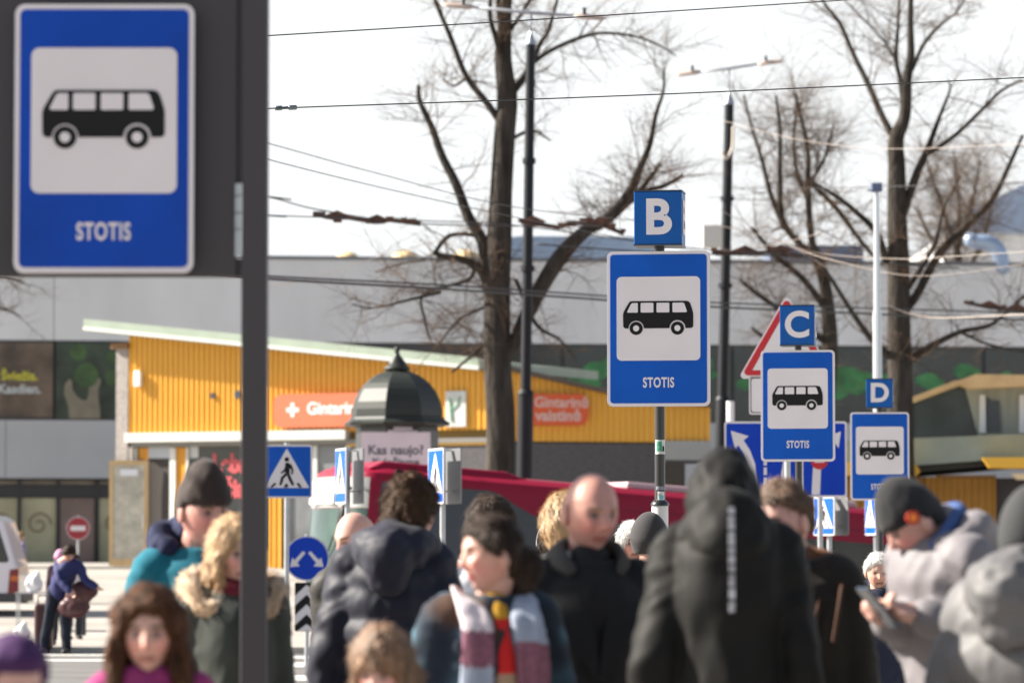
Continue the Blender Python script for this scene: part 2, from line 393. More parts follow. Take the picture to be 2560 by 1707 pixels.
def yellow_shop():
    A = Vector((-9.45, 95, 1.05)); rz = R(-27)
    L = facade(A, rz)
    t = empty('yellow_shop', A, 'single storey shop clad in ribbed yellow metal with sloping pale green roof edge', 'building', rz=rz)
    x0 = L(322, 1000)[0]; x1 = L(1262, 1000)[0]
    za = L(322, 838)[1]; zb_ = L(1190, 925)[1]; xa = x0; xb = L(1190, 925)[0]
    top = lambda x: za + (zb_ - za) * (x - xa) / (xb - xa)
    zbot = L(500, 1084)[1]
    mb = MB(); corr(mb, x0, x1, top, zbot); mb.build('cladding', M_yel, t)
    mb = MB(); mb.span(x0, x1, .12, 5, -.3, zb_ - .3); mb.build('wall', mat('shop core', (.22, .13, .03), .8), t)
    # roof: slopes down to the right, overhangs in front and at the left end
    xl = L(212, 815, -.4)[0]; xr = L(1200, 905, -.4)[0]
    mb = MB()
    for (za_, zb2, y0, y1) in ((0, .30, -.46, -.40), (.03, .24, -.40, 6)):
        vs = []
        for x, pz in ((xl, top(xl)), (xr, top(xr))):
            for y in (y0, y1):
                vs += [(x, y, pz + za_), (x, y, pz + zb2)]
        mb.add(vs, [(0, 1, 3, 2), (4, 6, 7, 5), (0, 4, 5, 1), (2, 3, 7, 6), (0, 2, 6, 4), (1, 5, 7, 3)])
    mb.build('roof', M_fasc, t)
    mb = MB(); vs = []
    for x in (xl, xr):
        for y in (-.485, -.462): vs += [(x, y, top(x) + .02), (x, y, top(x) + .10)]
    mb.add(vs, [(0, 1, 3, 2), (4, 6, 7, 5), (0, 4, 5, 1), (2, 3, 7, 6), (0, 2, 6, 4), (1, 5, 7, 3)]); mb.build('gutter', M_wtrim, t)
    # canopy beam
    mb = MB(); zt = L(500, 1080)[1]; zl = L(500, 1103)[1]
    mb.span(x0 - .02, L(870, 1090)[0], -.16, .11, zl, zt); mb.build('canopy_beam', M_wtrim, t)
    mb = MB(); mb.span(x0 + .1, x1, -.05, .11, zl - .12, zl - .004); mb.build('soffit_trim', mat('dark trim', (.20, .19, .17), .6), t)
    # brick pillar at the left end
    mb = MB(); mb.span(L(291, 1000)[0], x0 - .015, -.02, 1.5, -.2, L(300, 868)[1]); mb.build('brick_pillar', M_brick, t)
    mb = MB(); mb.span(x0 - .012, L(332, 1200)[0], -.01, .11, -.2, zl - .13); mb.build('brick_jamb', M_brick, t)
    mb = MB(); mb.span(L(283, 860)[0], L(325, 860)[0], -.12, .3, L(300, 872)[1], L(300, 858)[1]); mb.build('beam_end', mat('brown wood', (.20, .10, .04), .7), t)
    # posts, panels and door opening below the canopy
    mb = MB(); mb.span(L(335, 1200)[0], L(422, 1200)[0], .115, .118, 0, zl - .13); mb.build('doorway', mat('dark doorway', (.03, .022, .02), .6), t)
    mb = MB(); mb.span(L(342, 1130)[0], L(366, 1130)[0], .09, .112, L(0, 1152)[1], zl - .14); mb.span(L(436, 1130)[0], L(461, 1130)[0], .09, .112, 0, zl - .14); mb.build('orange_panel', mat('orange panel', (.62, .26, .005), .5), t)
    mb = MB(); mb.span(L(366, 1130)[0], L(420, 1130)[0], .09, .112, L(0, 1150)[1], L(0, 1122)[1]); mb.build('transom_light', mat('pale glass', (.4, .42, .45), .2), t)
    for (a, b) in ((333, 339), (422, 436), (463, 468)):
        mb = MB(); mb.span(L(a, 1130)[0], L(b, 1130)[0], .04, .112, 0, zl - .14); mb.build('post', M_wtrim, t)
    mb = MB(); mb.span(L(470, 1130)[0], L(664, 1130)[0], .095, .118, .5, zl - .14)
    wi = mb.build('shop_window', M_dkgl, t)
    mb = MB(); mb.span(L(470, 1130)[0], L(491, 1130)[0], .088, .094, L(0, 1150)[1], L(0, 1122)[1]); mb.build('paper_notice', mat('notice', (.5, .5, .48), .6), wi)
    mr = mat('painted red letters', (.50, .07, .08), .5)
    text('Leba', .62, L(570, 1160)[0], L(570, 1160)[1], .085, mr, wi, bold=.03, sx=.85)
    text('čiai', .62, L(585, 1222)[0], L(585, 1222)[1], .085, mr, wi, bold=.03, sx=.85)
    # open door leaf, hinged at the left jamb
    xd = L(372, 1300)[0]; zt_ = L(372, 1150)[1]
    d = bpy.data.objects.new('door', None)
    M = Matrix.Translation((xd, -.02, 0)) @ Matrix.Rotation(R(196), 4, 'Z')
    wd = 1.0
    fr = MB()
    fr.box(.05, 0, zt_/2+.03, .1, .05, zt_-.06, M); fr.box(wd-.05, 0, zt_/2+.03, .1, .05, zt_-.06, M)
    fr.box(wd/2, 0, zt_-.06, wd-.2, .05, .12, M); fr.box(wd/2, 0, .13, wd-.2, .05, .2, M)
    dr = fr.build('door', M_wood, t)
    g = MB(); g.box(wd/2, 0, zt_/2+.05, wd-.2, .012, zt_-.34, M); g.build('door_glass', mat('door glass', (.42, .40, .34), .15, var=.25, vs=4), dr)
    g = MB(); g.box(wd/2, .014, zt_-.30, wd*.45, .004, .16, M); g.build('notice', mat('notice2', (.7, .7, .75), .6), dr)
    g = MB(); g.tube([M @ Vector((.12, .05, 1.0)), M @ Vector((.12, .05, 1.3))], .012, 6); g.build('door_handle', M_galv, dr)
    # lower wall right of the post: yellow and white frames
    mb = MB(); corr(mb, L(668, 1200)[0], L(700, 1200)[0], lambda x: zl - .14, 0, y=.05); mb.build('cladding', M_yel, t)
    mb = MB(); mb.span(L(1090, 1150)[0], x1, .0, .11, 0, L(0, 1112)[1]); mb.build('brick_base', M_dbrick, t)
    mb = MB(); mb.span(L(870, 1100)[0], x1, -.03, .0 - .002, L(1150, 1112)[1], L(1150, 1104)[1]); mb.build('sill_trim', mat('yellow trim', (.6, .32, .03), .5), t)
    for (a, b) in ((712, 720), (780, 790), (862, 872), (960, 970)):
        mb = MB(); mb.span(L(a, 1130)[0], L(b, 1130)[0], .04, .112, 0, zl - .14); mb.build('post', M_wtrim, t)
    mb = MB(); mb.span(L(720, 1130)[0], L(1090, 1130)[0], .09, .118, .5, zl - .14); mb.build('shop_window', mat('grey shop glass', (.16, .17, .18), .15, var=.4, vs=.8), t)
    # sign board of the pharmacy, left half
    px0, px1 = 690, 1010
    c0 = L((px0+px1)/2, 1025); w = L(px1, 1025)[0] - L(px0, 1025)[0]; h = L(800, 982)[1] - L(800, 1066)[1]
    sb = MB(); sb.prism(rrect(c0[0], c0[1], w, h, .22), -.16, -.03); sb = sb.build('signboard', mat('sign orange', (.62, .15, .07), .45, var=.04, vs=2), t)
    sw = mat('signboard white', (.8, .76, .74), .5)
    cx, cz = L(740, 1025); q = MB(); q.span(cx-.17, cx+.17, -.166, -.162, cz-.05, cz+.05); q.span(cx-.05, cx+.05, -.170, -.1665, cz-.17, cz+.17); q.build('white_cross', sw, sb)
    text('Gintarinė', .40, L(776, 1023)[0], L(776, 1023)[1], -.168, sw, sb, bold=.012, align='LEFT')
    # small white board with a green sprig beyond the column
    c1 = L(1142, 1022); q = MB(); q.span(c1[0]-.27, c1[0]+.27, -.06, -.01, c1[1]-.42, c1[1]+.42); bo = q.build('notice_board', mat('board white', (.55, .56, .54), .5, var=.1, vs=3), t)
    q = MB(); q.tube([(c1[0]-.15, -.066, c1[1]+.25), (c1[0]-.1, -.066, c1[1]-.3)], .025, 6); q.tube([(c1[0]-.12, -.066, c1[1]-.05), (c1[0]+.05, -.066, c1[1]+.1), (c1[0]+.12, -.066, c1[1]+.28)], .02, 6); q.build('green_sprig', mat('sprig', (.05, .25, .12), .5), bo)
    # siren box and vents on the cladding
    q = MB(); p = L(349, 947); q.prism(rrect(p[0], p[1], .20, .40, .06), -.14, -.01); q.build('alarm_box', mat('alarm white', (.75, .73, .68), .5), t, bevel=.02)
    for pp in ((533, 989), (596, 986)):
        q = MB(); p = L(*pp); q.disc(p[0], p[1], .07 + .03*(pp[0] > 560), -.05, -.01, 16); q.build('vent', mat('vent dark', (.03, .04, .06), .5), t)
    # right wing, turned away from the sun
    B = Matrix.Translation(A) @ Matrix.Rotation(rz, 4, 'Z') @ Vector((x1, 0, 0))
    return t, B
ys, Bc = yellow_shop()
def shop_wing():
    rz = R(14); L = facade(Bc, rz)
    t = empty('shop_wing', Bc, 'shaded yellow wing of the shop over a dark brick base', 'building', rz=rz)
    x1 = L(1775, 1000)[0]
    def top(x):
        pts = [(L(1262, 930)[0], L(1262, 925)[1]), (L(1360, 948)[0], L(1360, 948)[1]), (L(1520, 985)[0], L(1520, 985)[1]), (x1, L(1770, 1018)[1])]
        for (a, za), (b, zb) in zip(pts, pts[1:]):
            if x <= b: return za + (zb - za) * (x - a) / (b - a)
        return pts[-1][1]
    mb = MB(); corr(mb, .02, x1, top, L(1500, 1104)[1]); mb.build('cladding', M_yel, t)
    mb = MB(); mb.span(.02, x1, .0, .12, 0, L(1500, 1108)[1]); mb.build('brick_base', M_dbrick, t)
    mb = MB(); mb.span(.02, x1, .13, 6, -.2, top(x1) - .05); mb.build('wall', mat('wing core', (.12, .08, .05), .8), t)
    mb = MB()
    for k in range(24):
        a = x1*k/24; b = x1*(k+1)/24
        mb.add([(a, -.25, top(a)+.0), (a, 3, top(a)+.0), (a, -.25, top(a)+.10), (a, 3, top(a)+.10), (b, -.25, top(b)), (b, 3, top(b)), (b, -.25, top(b)+.1), (b, 3, top(b)+.1)],
               [(0, 1, 3, 2), (4, 6, 7, 5), (0, 4, 5, 1), (2, 3, 7, 6), (0, 2, 6, 4), (1, 5, 7, 3)])
    mb.build('roof', mat('wing roof', (.10, .075, .06), .7), t)
    c0 = L(1385, 1024); w = L(1468, 1025)[0] - .35; h = L(1380, 984)[1] - L(1380, 1063)[1]
    cx = .35 + w/2
    sb = MB(); sb.prism(rrect(cx, c0[1], w, h, .24), -.14, -.02); sb = sb.build('signboard', mat('sign orange 2', (.62, .09, .02), .45), t)
    sw = mat('sign pink', (.62, .40, .36), .5)
    text('Gintarinė', .34, L(1400, 1005)[0], L(1400, 1007)[1], -.148, sw, sb, bold=.01)
    text('vaistinė', .36, L(1392, 1040)[0], L(1392, 1040)[1], -.148, sw, sb, bold=.012)
    mb = MB(); mb.span(L(1660, 1100)[0], x1, -.06, -.003, L(0, 1140)[1], L(0, 1090)[1]); mb.build('roller_box', mat('grey trim', (.33, .33, .33), .5), t)
    mb = MB(); mb.span(L(1664, 1180)[0], L(1708, 1180)[0], -.03, -.004, 0, L(0, 1148)[1]); mb.build('door', mat('brown door', (.05, .04, .03), .6), t)
    mb = MB(); mb.span(L(1712, 1180)[0], x1, -.03, -.004, .3, L(0, 1150)[1]); mb.build('notice', mat('pale poster', (.40, .41, .45), .5), t)
shop_wing()

# ------------------------------------------------------------------ market pavilion at the right
def pavilion():
    A = Vector((7.0, 84, gz(7, 84))); rz = R(-6)
    L = facade(A, rz)
    t = empty('market_pavilion', A, 'market pavilion with grey green roof band, yellow wall and gabled glazed upper floor', 'building', rz=rz)
    mg = mat('roof band grey green', (.24, .29, .26), .6, var=.12, vs=1.2)
    mb = MB(); x0 = L(2085, 1100)[0]; x1 = L(2700, 1100)[0]
    # lower roof band: a sloping prism
    def quad(mb, pts, y0, y1): mb.prism([L(*p) for p in pts], y0, y1)
    quad(mb, [(2085, 1105), (2275, 1097), (2560, 1086), (2700, 1082), (2700, 1140), (2560, 1144), (2275, 1165), (2085, 1175)], -.5, 6); mb.build('lower_roof', mg, t)
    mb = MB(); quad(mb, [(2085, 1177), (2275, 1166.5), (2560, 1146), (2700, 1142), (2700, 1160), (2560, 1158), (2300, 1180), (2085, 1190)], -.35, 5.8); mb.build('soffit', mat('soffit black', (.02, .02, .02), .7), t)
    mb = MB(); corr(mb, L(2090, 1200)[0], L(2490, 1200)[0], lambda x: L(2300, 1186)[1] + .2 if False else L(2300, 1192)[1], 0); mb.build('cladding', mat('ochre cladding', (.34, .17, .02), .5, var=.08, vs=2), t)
    mb = MB(); mb.span(x0, x1, .1, 6, -.5, L(2300, 1195)[1]); mb.build('wall', mat('pavilion core', (.05, .045, .05), .8), t)
    mb = MB(); mb.span(L(2275, 1180)[0], L(2310, 1180)[0], -.02, .0 - .002, 0, L(2300, 1195)[1]); mb.span(L(2340, 1210)[0], L(2490, 1210)[0], -.03, -.01, L(0, 1200)[1], L(0, 1192)[1]); mb.build('trim', mat('brown trim', (.2, .10, .02), .6), t)
    # yellow awning box lit by the sun
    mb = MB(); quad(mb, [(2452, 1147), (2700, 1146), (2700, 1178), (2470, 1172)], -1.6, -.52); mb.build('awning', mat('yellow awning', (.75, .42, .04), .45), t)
    mb = MB(); quad(mb, [(2524, 1186), (2700, 1184), (2700, 1200), (2540, 1200)], -1.2, -.4); mb.build('lamp_box', mat('cream box', (.7, .62, .45), .5), t)
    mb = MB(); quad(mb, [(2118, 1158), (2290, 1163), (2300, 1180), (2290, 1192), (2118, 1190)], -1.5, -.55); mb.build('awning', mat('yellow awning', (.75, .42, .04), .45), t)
    # upper floor: dark glass and pale ribbed cladding
    mb = MB(); quad(mb, [(2255, 1098), (2258, 1018), (2390, 958), (2412, 962), (2446, 1088)], .6, 1.0); mb.build('glazing', mat('upper glass', (.03, .04, .045), .1, var=.5, vs=1.2), t)
    mb = MB(); quad(mb, [(2446.5, 1088), (2412.5, 962), (2418, 955), (2700, 950), (2700, 1081), (2560, 1085)], .55, 1.0); mb.build('upper_wall', mat('pale ribbed wall', (.33, .36, .31), .55, var=.2, vs=7, stretch=(1, 1, .05)), t)
    mb = MB(); quad(mb, [(2470, 1078), (2468, 990), (2480, 1000), (2500, 1000), (2504, 1078)], .48, .54); mb.build('window', mat('upper window', (.05, .06, .08), .15), t)
    for a in (2449, 2549):
        mb = MB(); quad(mb, [(a, 1080), (a+1, 985), (a + 15, 985), (a + 16, 1080)], .40, .54); mb.build('column', mat('column white', (.72, .74, .76), .5), t)
    mb = MB(); quad(mb, [(2258, 1002), (2388, 952), (2400, 955), (2400, 962), (2262, 1013)], -.3, 3.5); mb.build('roof_edge', mat('sandy roof', (.62, .45, .24), .55, var=.1, vs=3), t)
    mb = MB(); quad(mb, [(2385, 956), (2440, 936), (2700, 940), (2700, 960), (2420, 972)], -.2, 3.6); mb.build('upper_roof', mat('sandy roof', (.62, .45, .24), .55), t)
pavilion()
# glimpses between the signs of the neighbouring roof edge
def far_bits():
    def b(name, px0, px1, py0, py1, Y, dep, m, label, cat, **k):
        a = at(px0, py1, Y); c = at(px1, py0, Y); q = MB(); q.span(a.x, c.x, Y, Y + dep, a.z, c.z)
        o = Vector(((a.x+c.x)/2, Y, a.z)); ob = q.build(name, m, None, origin=o, **k); ob.location = o; tag(ob, label, cat); return ob
    mbl = mat('blue grey roof', (.13, .17, .25), .5, var=.2, vs=.4)
    # blue roofs beyond the store
    def roof(pts, Y, dep, m, label, name='distant_building'):
        P = [at(px, py, Y) for px, py in pts]; o = Vector((P[0].x, Y, P[0].z)); q = MB()
        q.prism([(p.x - o.x, p.z - o.z) for p in P], 0, dep); ob = q.build(name, m); ob.location = o; tag(ob, label, 'building'); return ob
    roof([(1255, 690), (1262, 596), (1300, 590), (1640, 592), (1650, 700)], 150, 12, mat('blue roof', (.30, .38, .50), .5, var=.15, vs=.3), 'low pale blue building beyond the store roof left of the B cube')
    roof([(1925, 690), (1925, 620), (1960, 612), (2158, 614), (2160, 690)], 148, 10, mbl, 'dark blue box building beyond the store roof left of the slim post')
    roof([(2360, 572), (2440, 520), (2480, 500), (2560, 460), (2900, 430), (2900, 600)], 260, 30, mat('far blue roof', (.28, .36, .50), .5), 'large slanting blue roof far away at the right edge')
    roof([(2360, 700), (2362, 572), (2900, 600), (2900, 700)], 262, 25, mat('far white wall', (.75, .76, .78), .6), 'white wall far away under the slanting blue roof')
    # skylight domes on the store roof
    for i, (px, r) in enumerate(((868, 34), (1012, 38), (1165, 40))):
        c = at(px, 655, 134); q = MB(); rr = r / F * 134
        q.lathe([(rr * math.cos(a), rr * .8 * math.sin(a)) for a in lin(0, R(88), 8)], n=20)
        o = q.build('skylight_dome', mat('gold dome', (.72, .52, .28), .35, coat=.3), None, smooth=True); o.location = c
        tag(o, ['low golden skylight dome on the store roof, nearest to the dark bus stop post', 'golden skylight dome on the store roof left of the big tree', 'golden skylight dome on the store roof right behind the big tree trunk'][i], 'skylight', 'skylight domes on the store roof')
    # bent vent pipe on the roof
    q = MB(); o = at(2505, 672, 131)
    P = [at(px, py, 131) - o for px, py in ((2505, 672), (2500, 640), (2488, 618), (2466, 606), (2440, 604), (2425, 598))]
    q.chain(P, [.28, .28, .27, .27, .26, .26], 12); ob = q.build('vent_pipe', mat('pipe blue', (.30, .38, .52), .35, metal=.3), None, smooth=True); ob.location = o; tag(ob, 'bent blue grey vent pipe on the store roof at the far right', 'pipe')
    # parked pale car far right, between two coats
    Y = 74; c = at(2448, 1300, Y); g = gz(c.x, Y)
    t = empty('parked_car', (c.x, Y, g), 'pale parked car glimpsed between the phone user and the person in light puffer coat', 'car')
    h = c.z - g + .2
    prof = [(-2.1, .35), (-2.15, .75), (-1.9, .95), (-1.2, 1.05), (-.6, 1.45), (.9, 1.5), (1.6, 1.05), (2.1, .95), (2.15, .4)]
    q = MB(); q.prism(prof, -.85, .85); q.build('body', mat('car white', (.7, .68, .66), .3, coat=.6), t, bevel=.06)
    q = MB(); q.prism([(-.95, 1.05), (-.55, 1.38), (.8, 1.42), (1.3, 1.06)], -.862, .862); q.build('window', M_dkgl, t)
    for x in (-1.35, 1.35):
        for y in (-.78, .78): q = MB(); q.disc(x, .32, .32, y-.1, y+.1, 20); q.build('wheel', M_sblack, t)
far_bits()
# ------------------------------------------------------------------ red bus
M_bred = mat('bus red', (.23, .004, .024), .4, spec=.25, var=.04, vs=1)
M_bgl = mat('bus dark glass', (.018, .028, .05), .08, var=.3, vs=.6, spec=.6)
def bus():
    O = at(868, 1364, 58); O.z = gz(O.x, 58)
    t = empty('city_bus', O, 'red articulated city bus with dark glass standing across the road behind the crowd', 'bus', rz=R(21), ry=R(4.2))
    Lb = 10.3; Wd = 2.55
    def plan(off=0.):
        r = .38; P = []
        P.append((Lb, -off)); 
        for a in lin(0, 90, 6): P.append((r - (r+off)*math.sin(R(a)), r - (r+off)*math.cos(R(a))))
        for k in range(1, 6): y = r + (Wd-2*r)*k/6; P.append((-off - .10*math.sin(math.pi*k/6), y))
        for a in lin(90, 0, 6): P.append((r - (r+off)*math.sin(R(a)), Wd - r + (r+off)*math.cos(R(a))))
        P.append((Lb, Wd + off)); return P
    pl = plan()
    q = MB(); rs = []
    for z, ins in ((.28, .03), (.4, 0), (2.58, 0), (2.74, .05), (2.82, .16), (2.85, .35)):
        cx, cy = Lb/2, Wd/2
        rs.append([Vector((cx + (x-cx)*(1-ins/cx), cy + (y-cy)*(1-ins/cy), z)) for x, y in pl])
    q.rings(rs); q.build('body', M_bred, t, smooth=True, angle=35)
    q = MB(); q.rings([[Vector((x, y, z)) for x, y in ((x0, .16+i), (x1, .16+i), (x1, 2.4-i), (x0, 2.4-i))] for z, x0, x1, i in ((2.80, .2, 2.9, 0), (2.93, .45, 2.45, .08))]); q.build('roof_cowl', M_bred, t, bevel=.03)
    q = MB(); q.span(4.5, 8.5, .3, 2.2, 2.82, 2.94); q.build('roof_hatch', mat('bus roof box', (.45, .30, .32), .5), t, bevel=.04)
    def band(name, sel, z0, z1, m, off=.006, par=t):
        P = [p for p in plan(off)]; P = [P[i] for i in sel]
        q = MB(); q.add([(x, y, z0) for x, y in P] + [(x, y, z1) for x, y in P], [(i, i+1, i+1+len(P), i+len(P)) for i in range(len(P)-1)])
        o = q.build(name, m, par, smooth=True); return o
    n = len(pl)
    front = list(range(3, n-3))
    wsg = mat('windscreen green', (.025, .055, .045), .08, var=.7, vs=1.1, spec=.8)
    band('windscreen', front, .98, 2.18, wsg)
    band('grey_header', front, 2.19, 2.66, mat('bus header grey', (.30, .30, .29), .3), .007)
    q = MB(); q.span(-.135, -.012-.10, .78, 1.95, 2.24, 2.60); q.build('destination_display', mat('display pane', (.62, .62, .58), .3), t)
    band('front_mask', front, .86, .975, M_sblack, .007)
    q = MB(); q.span(-.13, -.105, 1.0, 1.5, .36, .50); q.build('number_plate', M_swhite, t)
    for y in (.42, 2.1): q = MB(); q.ell((-.05+.04*(y < 1 or y > 2), y, .68), (.07, .16, .10)); q.build('headlight', mat('headlamp', (.7, .7, .72), .15), t, smooth=True)
    # wipers
    q = MB(); q.tube([(-.12, 1.3, 1.0), (-.12, .7, 1.75)], .012, 5); q.tube([(-.12, 1.4, 1.0), (-.12, 1.9, 1.7)], .012, 5); q.build('wiper', M_sblack, t)
    # side glazing: tall dark panel at the front that ends in a slant, then a lower band
    q = MB(); q.add([(.36, -.006, .95), (2.15, -.006, .95), (2.15, -.006, 2.60), (.36, -.006, 2.60)], [(0, 1, 2, 3)])
    q.add([(2.152, -.006, .95), (2.95, -.006, .95), (2.95, -.006, 2.28), (2.85, -.006, 2.28), (2.152, -.006, 2.60)], [(0, 1, 2, 3, 4)]); sd = q.build('side_glass', M_bgl, t)
    q = MB(); q.add([(2.952, -.006, .95), (Lb-.1, -.006, .95), (Lb-.1, -.006, 2.275), (2.952, -.006, 2.275)], [(0, 1, 2, 3)]); s2 = q.build('side_glass', mat('bus window glass', (.028, .03, .032), .1, var=.5, vs=1), t)
    for k in range(6): q = MB(); q.span(3.3+k*1.15, 3.36+k*1.15, -.02, -.008, .95, 2.27); q.build('window_bar', M_sblack, s2)
    q = MB(); q.span(2.96, Lb-.05, -.004, -.001, 2.47, 2.478); q.span(3.3, 3.306, -.004, -.001, 2.30, 2.60); q.span(6.0, 6.008, -.004, -.001, 2.30, 2.60); q.span(1.1, 1.106, -.0045, -.001, 2.62, 2.72); q.build('panel_gap', mat('gap dark', (.05, .002, .006), .7), t)
    q = MB(); q.span(-.003, Lb, -.03, -.001, .55, .60); q.build('rub_strip', M_sblack, t)
    # emblem beside the door glass
    q = MB(); me = mat('emblem blue', (.16, .22, .36), .3)
    c = (.95, 2.42)
    q.tube([(c[0]+.26*math.cos(a), -.012, c[1]+.15*math.sin(a)) for a in lin(0, 2*math.pi, 24)], .012, 5)
    q.tube([(c[0]-.2+.4*k/10, -.012, c[1]+.05*math.sin(-2*math.pi*k/10)) for k in range(11)], .024, 5); q.build('emblem', me, sd)
    q = MB(); q.prism(rrect(.62, 2.74, .12, .12, .02), -.05, -.004); q.build('camera_box', M_sblack, t)
    # mirror
    q = MB(); q.tube([(.1, .1, 2.5), (-.25, -.25, 2.45), (-.32, -.32, 2.2)], .025, 6); q.ell((-.34, -.33, 1.95), (.06, .10, .25)); q.build('mirror', M_sblack, t, smooth=True)
    for x in (2.6, 8.2):
        for y in (.02, Wd-.28):
            q = MB(); q.disc(x, .48, .48, y, y+.26, 28); w = q.build('wheel', mat('tyre', (.02, .02, .02), .8), t)
            q = MB(); q.disc(x, .48, .27, y-.012, y-.002, 20); q.build('rim', M_galv, w)
bus()

# ------------------------------------------------------------------ advertising column
def column():
    Y = 70; c = at(992, 1364, Y); g = gz(c.x, Y); o = Vector((c.x, Y, g))
    t = empty('advertising_column', o, 'dark green octagonal advertising column with domed roof and finial', 'kiosk', rz=R(10))
    k = Y / F; Z = lambda py: at(992, py, Y).z - g
    M_g = mat('kiosk dark green', (.026, .030, .026), .42, spec=.3, var=.08, vs=3)
    r = 118*k; n = 8; rot = R(22.5)
    prof = [(r*math.cos(a)*1.0, Z(1042) + (Z(924)-Z(1042))*math.sin(a)) for a in lin(0, R(80), 9)]
    q = MB(); q.lathe(prof, n=n, rot=rot); q.build('dome', M_g, t)
    q = MB(); q.lathe([(r*1.0, Z(1068)), (r*1.14, Z(1064)), (r*1.16, Z(1058)), (r*1.05, Z(1050)), (r*1.03, Z(1043.5))], n=n, rot=rot); q.build('cornice', M_g, t)
    q = MB(); q.lathe([(33*k, Z(926)), (34*k, Z(919)), (26*k, Z(915)), (22*k, Z(905)), (8*k, Z(888)), (5*k, Z(880)), (8*k, Z(876)), (6*k, Z(870)), (2*k, Z(865))], n=20); q.build('finial', M_g, t, smooth=True)
    q = MB(); q.lathe([(r*.90, .0), (r*.90, Z(1068))], n=n, rot=rot); q.build('drum', mat('kiosk drum', (.025, .028, .028), .4), t)
    # poster faces: pale in front, dark grey at the sides
    a = r*.90*math.cos(R(22.5)); hw = r*.90*math.sin(R(22.5))*.94
    for kx, ang in enumerate((-55, -10, 35)):
        M = Matrix.Rotation(R(ang), 4, 'Z') if False else Matrix.Rotation(R([-45, 0, 45][kx]), 4, 'Z')
        q = MB(); q.box(0, -a-.012, (Z(1078)+.5)/2, hw*2*.98, .012, Z(1078)-.5, M); po = q.build('poster', mat('poster pale', (.62, .56, .60), .5, var=.05, vs=2) if kx == 1 else mat('poster grey', (.1, .1, .1), .4), t)
        if kx == 1: pass
    p2 = MB(); p2.box(0, -a-.05, (Z(1083)+1.2)/2, 172*k, .02, Z(1083)-1.2, Matrix.Rotation(R(-10), 4, 'Z')); po = p2.build('poster', MATS['poster pale'], t)
    text('Kas naujo?', .235, .0, Z(1128), -a-.064, mat('poster lettering', (.10, .11, .13), .5), po, bold=.006, M=Matrix.Rotation(R(-10), 4, 'Z'))
    text('Kviečiame', .20, .0, Z(1158), -a-.064, MATS['poster lettering'], po, bold=.006, M=Matrix.Rotation(R(-10), 4, 'Z'))
    q = MB(); q.span(-.17, .17, -a-.03, -a-.012, Z(1078), Z(1070)); q.build('name_plate', M_galv, t)
column()

# ------------------------------------------------------------------ lamp and trolley poles
M_post = mat('dark lamp post', (.014, .015, .019), .5, spec=.2, var=.1, vs=3)
def trolley_pole(pxb, pxt, ytop, Y, wb, wt, step, label, arm, group):
    b = at(pxb, 1364, Y); g = gz(b.x, Y); o = Vector((b.x, Y, g)); k = Y / F
    t = empty('trolley_pole', o, label, 'lamp post', group)
    P = lambda px, py: at(px, py, Y) - o
    pt = P(pxt, ytop); ps = P(pxb + (pxt-pxb)*.45, step)
    lean = lambda z: Vector(((pt.x) * z / pt.z, 0, z))
    q = MB(); q.tube([lean(0), lean(ps.z)], wb*k/2, 20); q.tube([lean(ps.z), lean(ps.z+.08)], [wb*k/2*1.12, wt*k/2*1.1], 20); q.tube([lean(ps.z+.05), lean(pt.z)], [wt*k/2, wt*k/2*.86], 20); q.build('pole', M_post, t, smooth=True, angle=50)
    q = MB(); q.tube([pt, pt + Vector((0, 0, 6*k)), pt+Vector((0, 0, 8*k)), pt + Vector((0, 0, 36*k))], [wt*k*.5, wt*k*.5, wt*k*.45, .01], 16); q.build('cap', mat('pale cap', (.35, .37, .42), .35, metal=.5), t, smooth=True, angle=50)
    (ax, ay), (bx, by), (mx, my) = arm
    q = MB(); q.tube([pt + Vector((0, 0, 30*k)), P(mx, my)], .018, 8); q.tube([P(ax, ay), P(mx, my), P(bx, by)], [.022, .035, .022], 8); q.build('lamp_arm', mat('arm grey', (.30, .31, .35), .4, metal=.4), t, smooth=True)
    for (x, y, s) in ((ax, ay, -1), (bx, by, 1)):
        p = P(x, y); d = (P(bx, by) - P(ax, ay)).normalized() * s
        q = MB(); q.tube([p - d*.05, p + d*.06, p + d*.42, p + d*.55], [.03, .075, .07, .02], 10, flat=.45); h = q.build('lamp_head', mat('lamp head', (.42, .33, .28), .4), t, smooth=True)
        q = MB(); q.tube([p + d*.15 + Vector((0, 0, .03)), p + d*.15 + Vector((0, 0, .16))], .03, 8); q.build('sensor', M_post, h)
    for (zz, w) in ((.62, 1.35), (.8, 1.25)):
        z = pt.z*zz; q = MB(); q.tube([lean(z), lean(z+.10)], wt*k/2*w, 16); q.build('clamp', M_post, t)
    return t, P
g_ = 'trolley poles behind the bus'
trolley_pole(1305, 1327, 112, 68, 40, 27, 985, 'tall dark pole with pointed cap and twin lamp arms beside the big tree', ((1180, 18), (1440, 40), (1328, 33)), g_)
tp, P2 = trolley_pole(1796, 1823, 262, 84, 34, 27, 1000, 'dark pole with pointed cap and pale lamp arm right of the B sign', ((1748, 180), (1898, 160), (1823, 172)), g_)
q = MB(); a = P2(1755, 622); b = P2(1803, 565); q.span(a.x, b.x, -.35, -.12, a.z, b.z); q.build('control_box', mat('control box', (.55, .55, .52), .5), tp, bevel=.02)
q = MB(); q.chain([P2(1832, 320) + Vector((0, -.14, 0)), P2(1830, 370) + Vector((0, -.15, 0)), P2(1815, 398) + Vector((0, -.16, 0)), P2(1804, 382) + Vector((0, -.14, 0))], [.03]*4, 8); q.build('cable_loop', mat('pale cable', (.55, .48, .42), .5), tp, smooth=True)

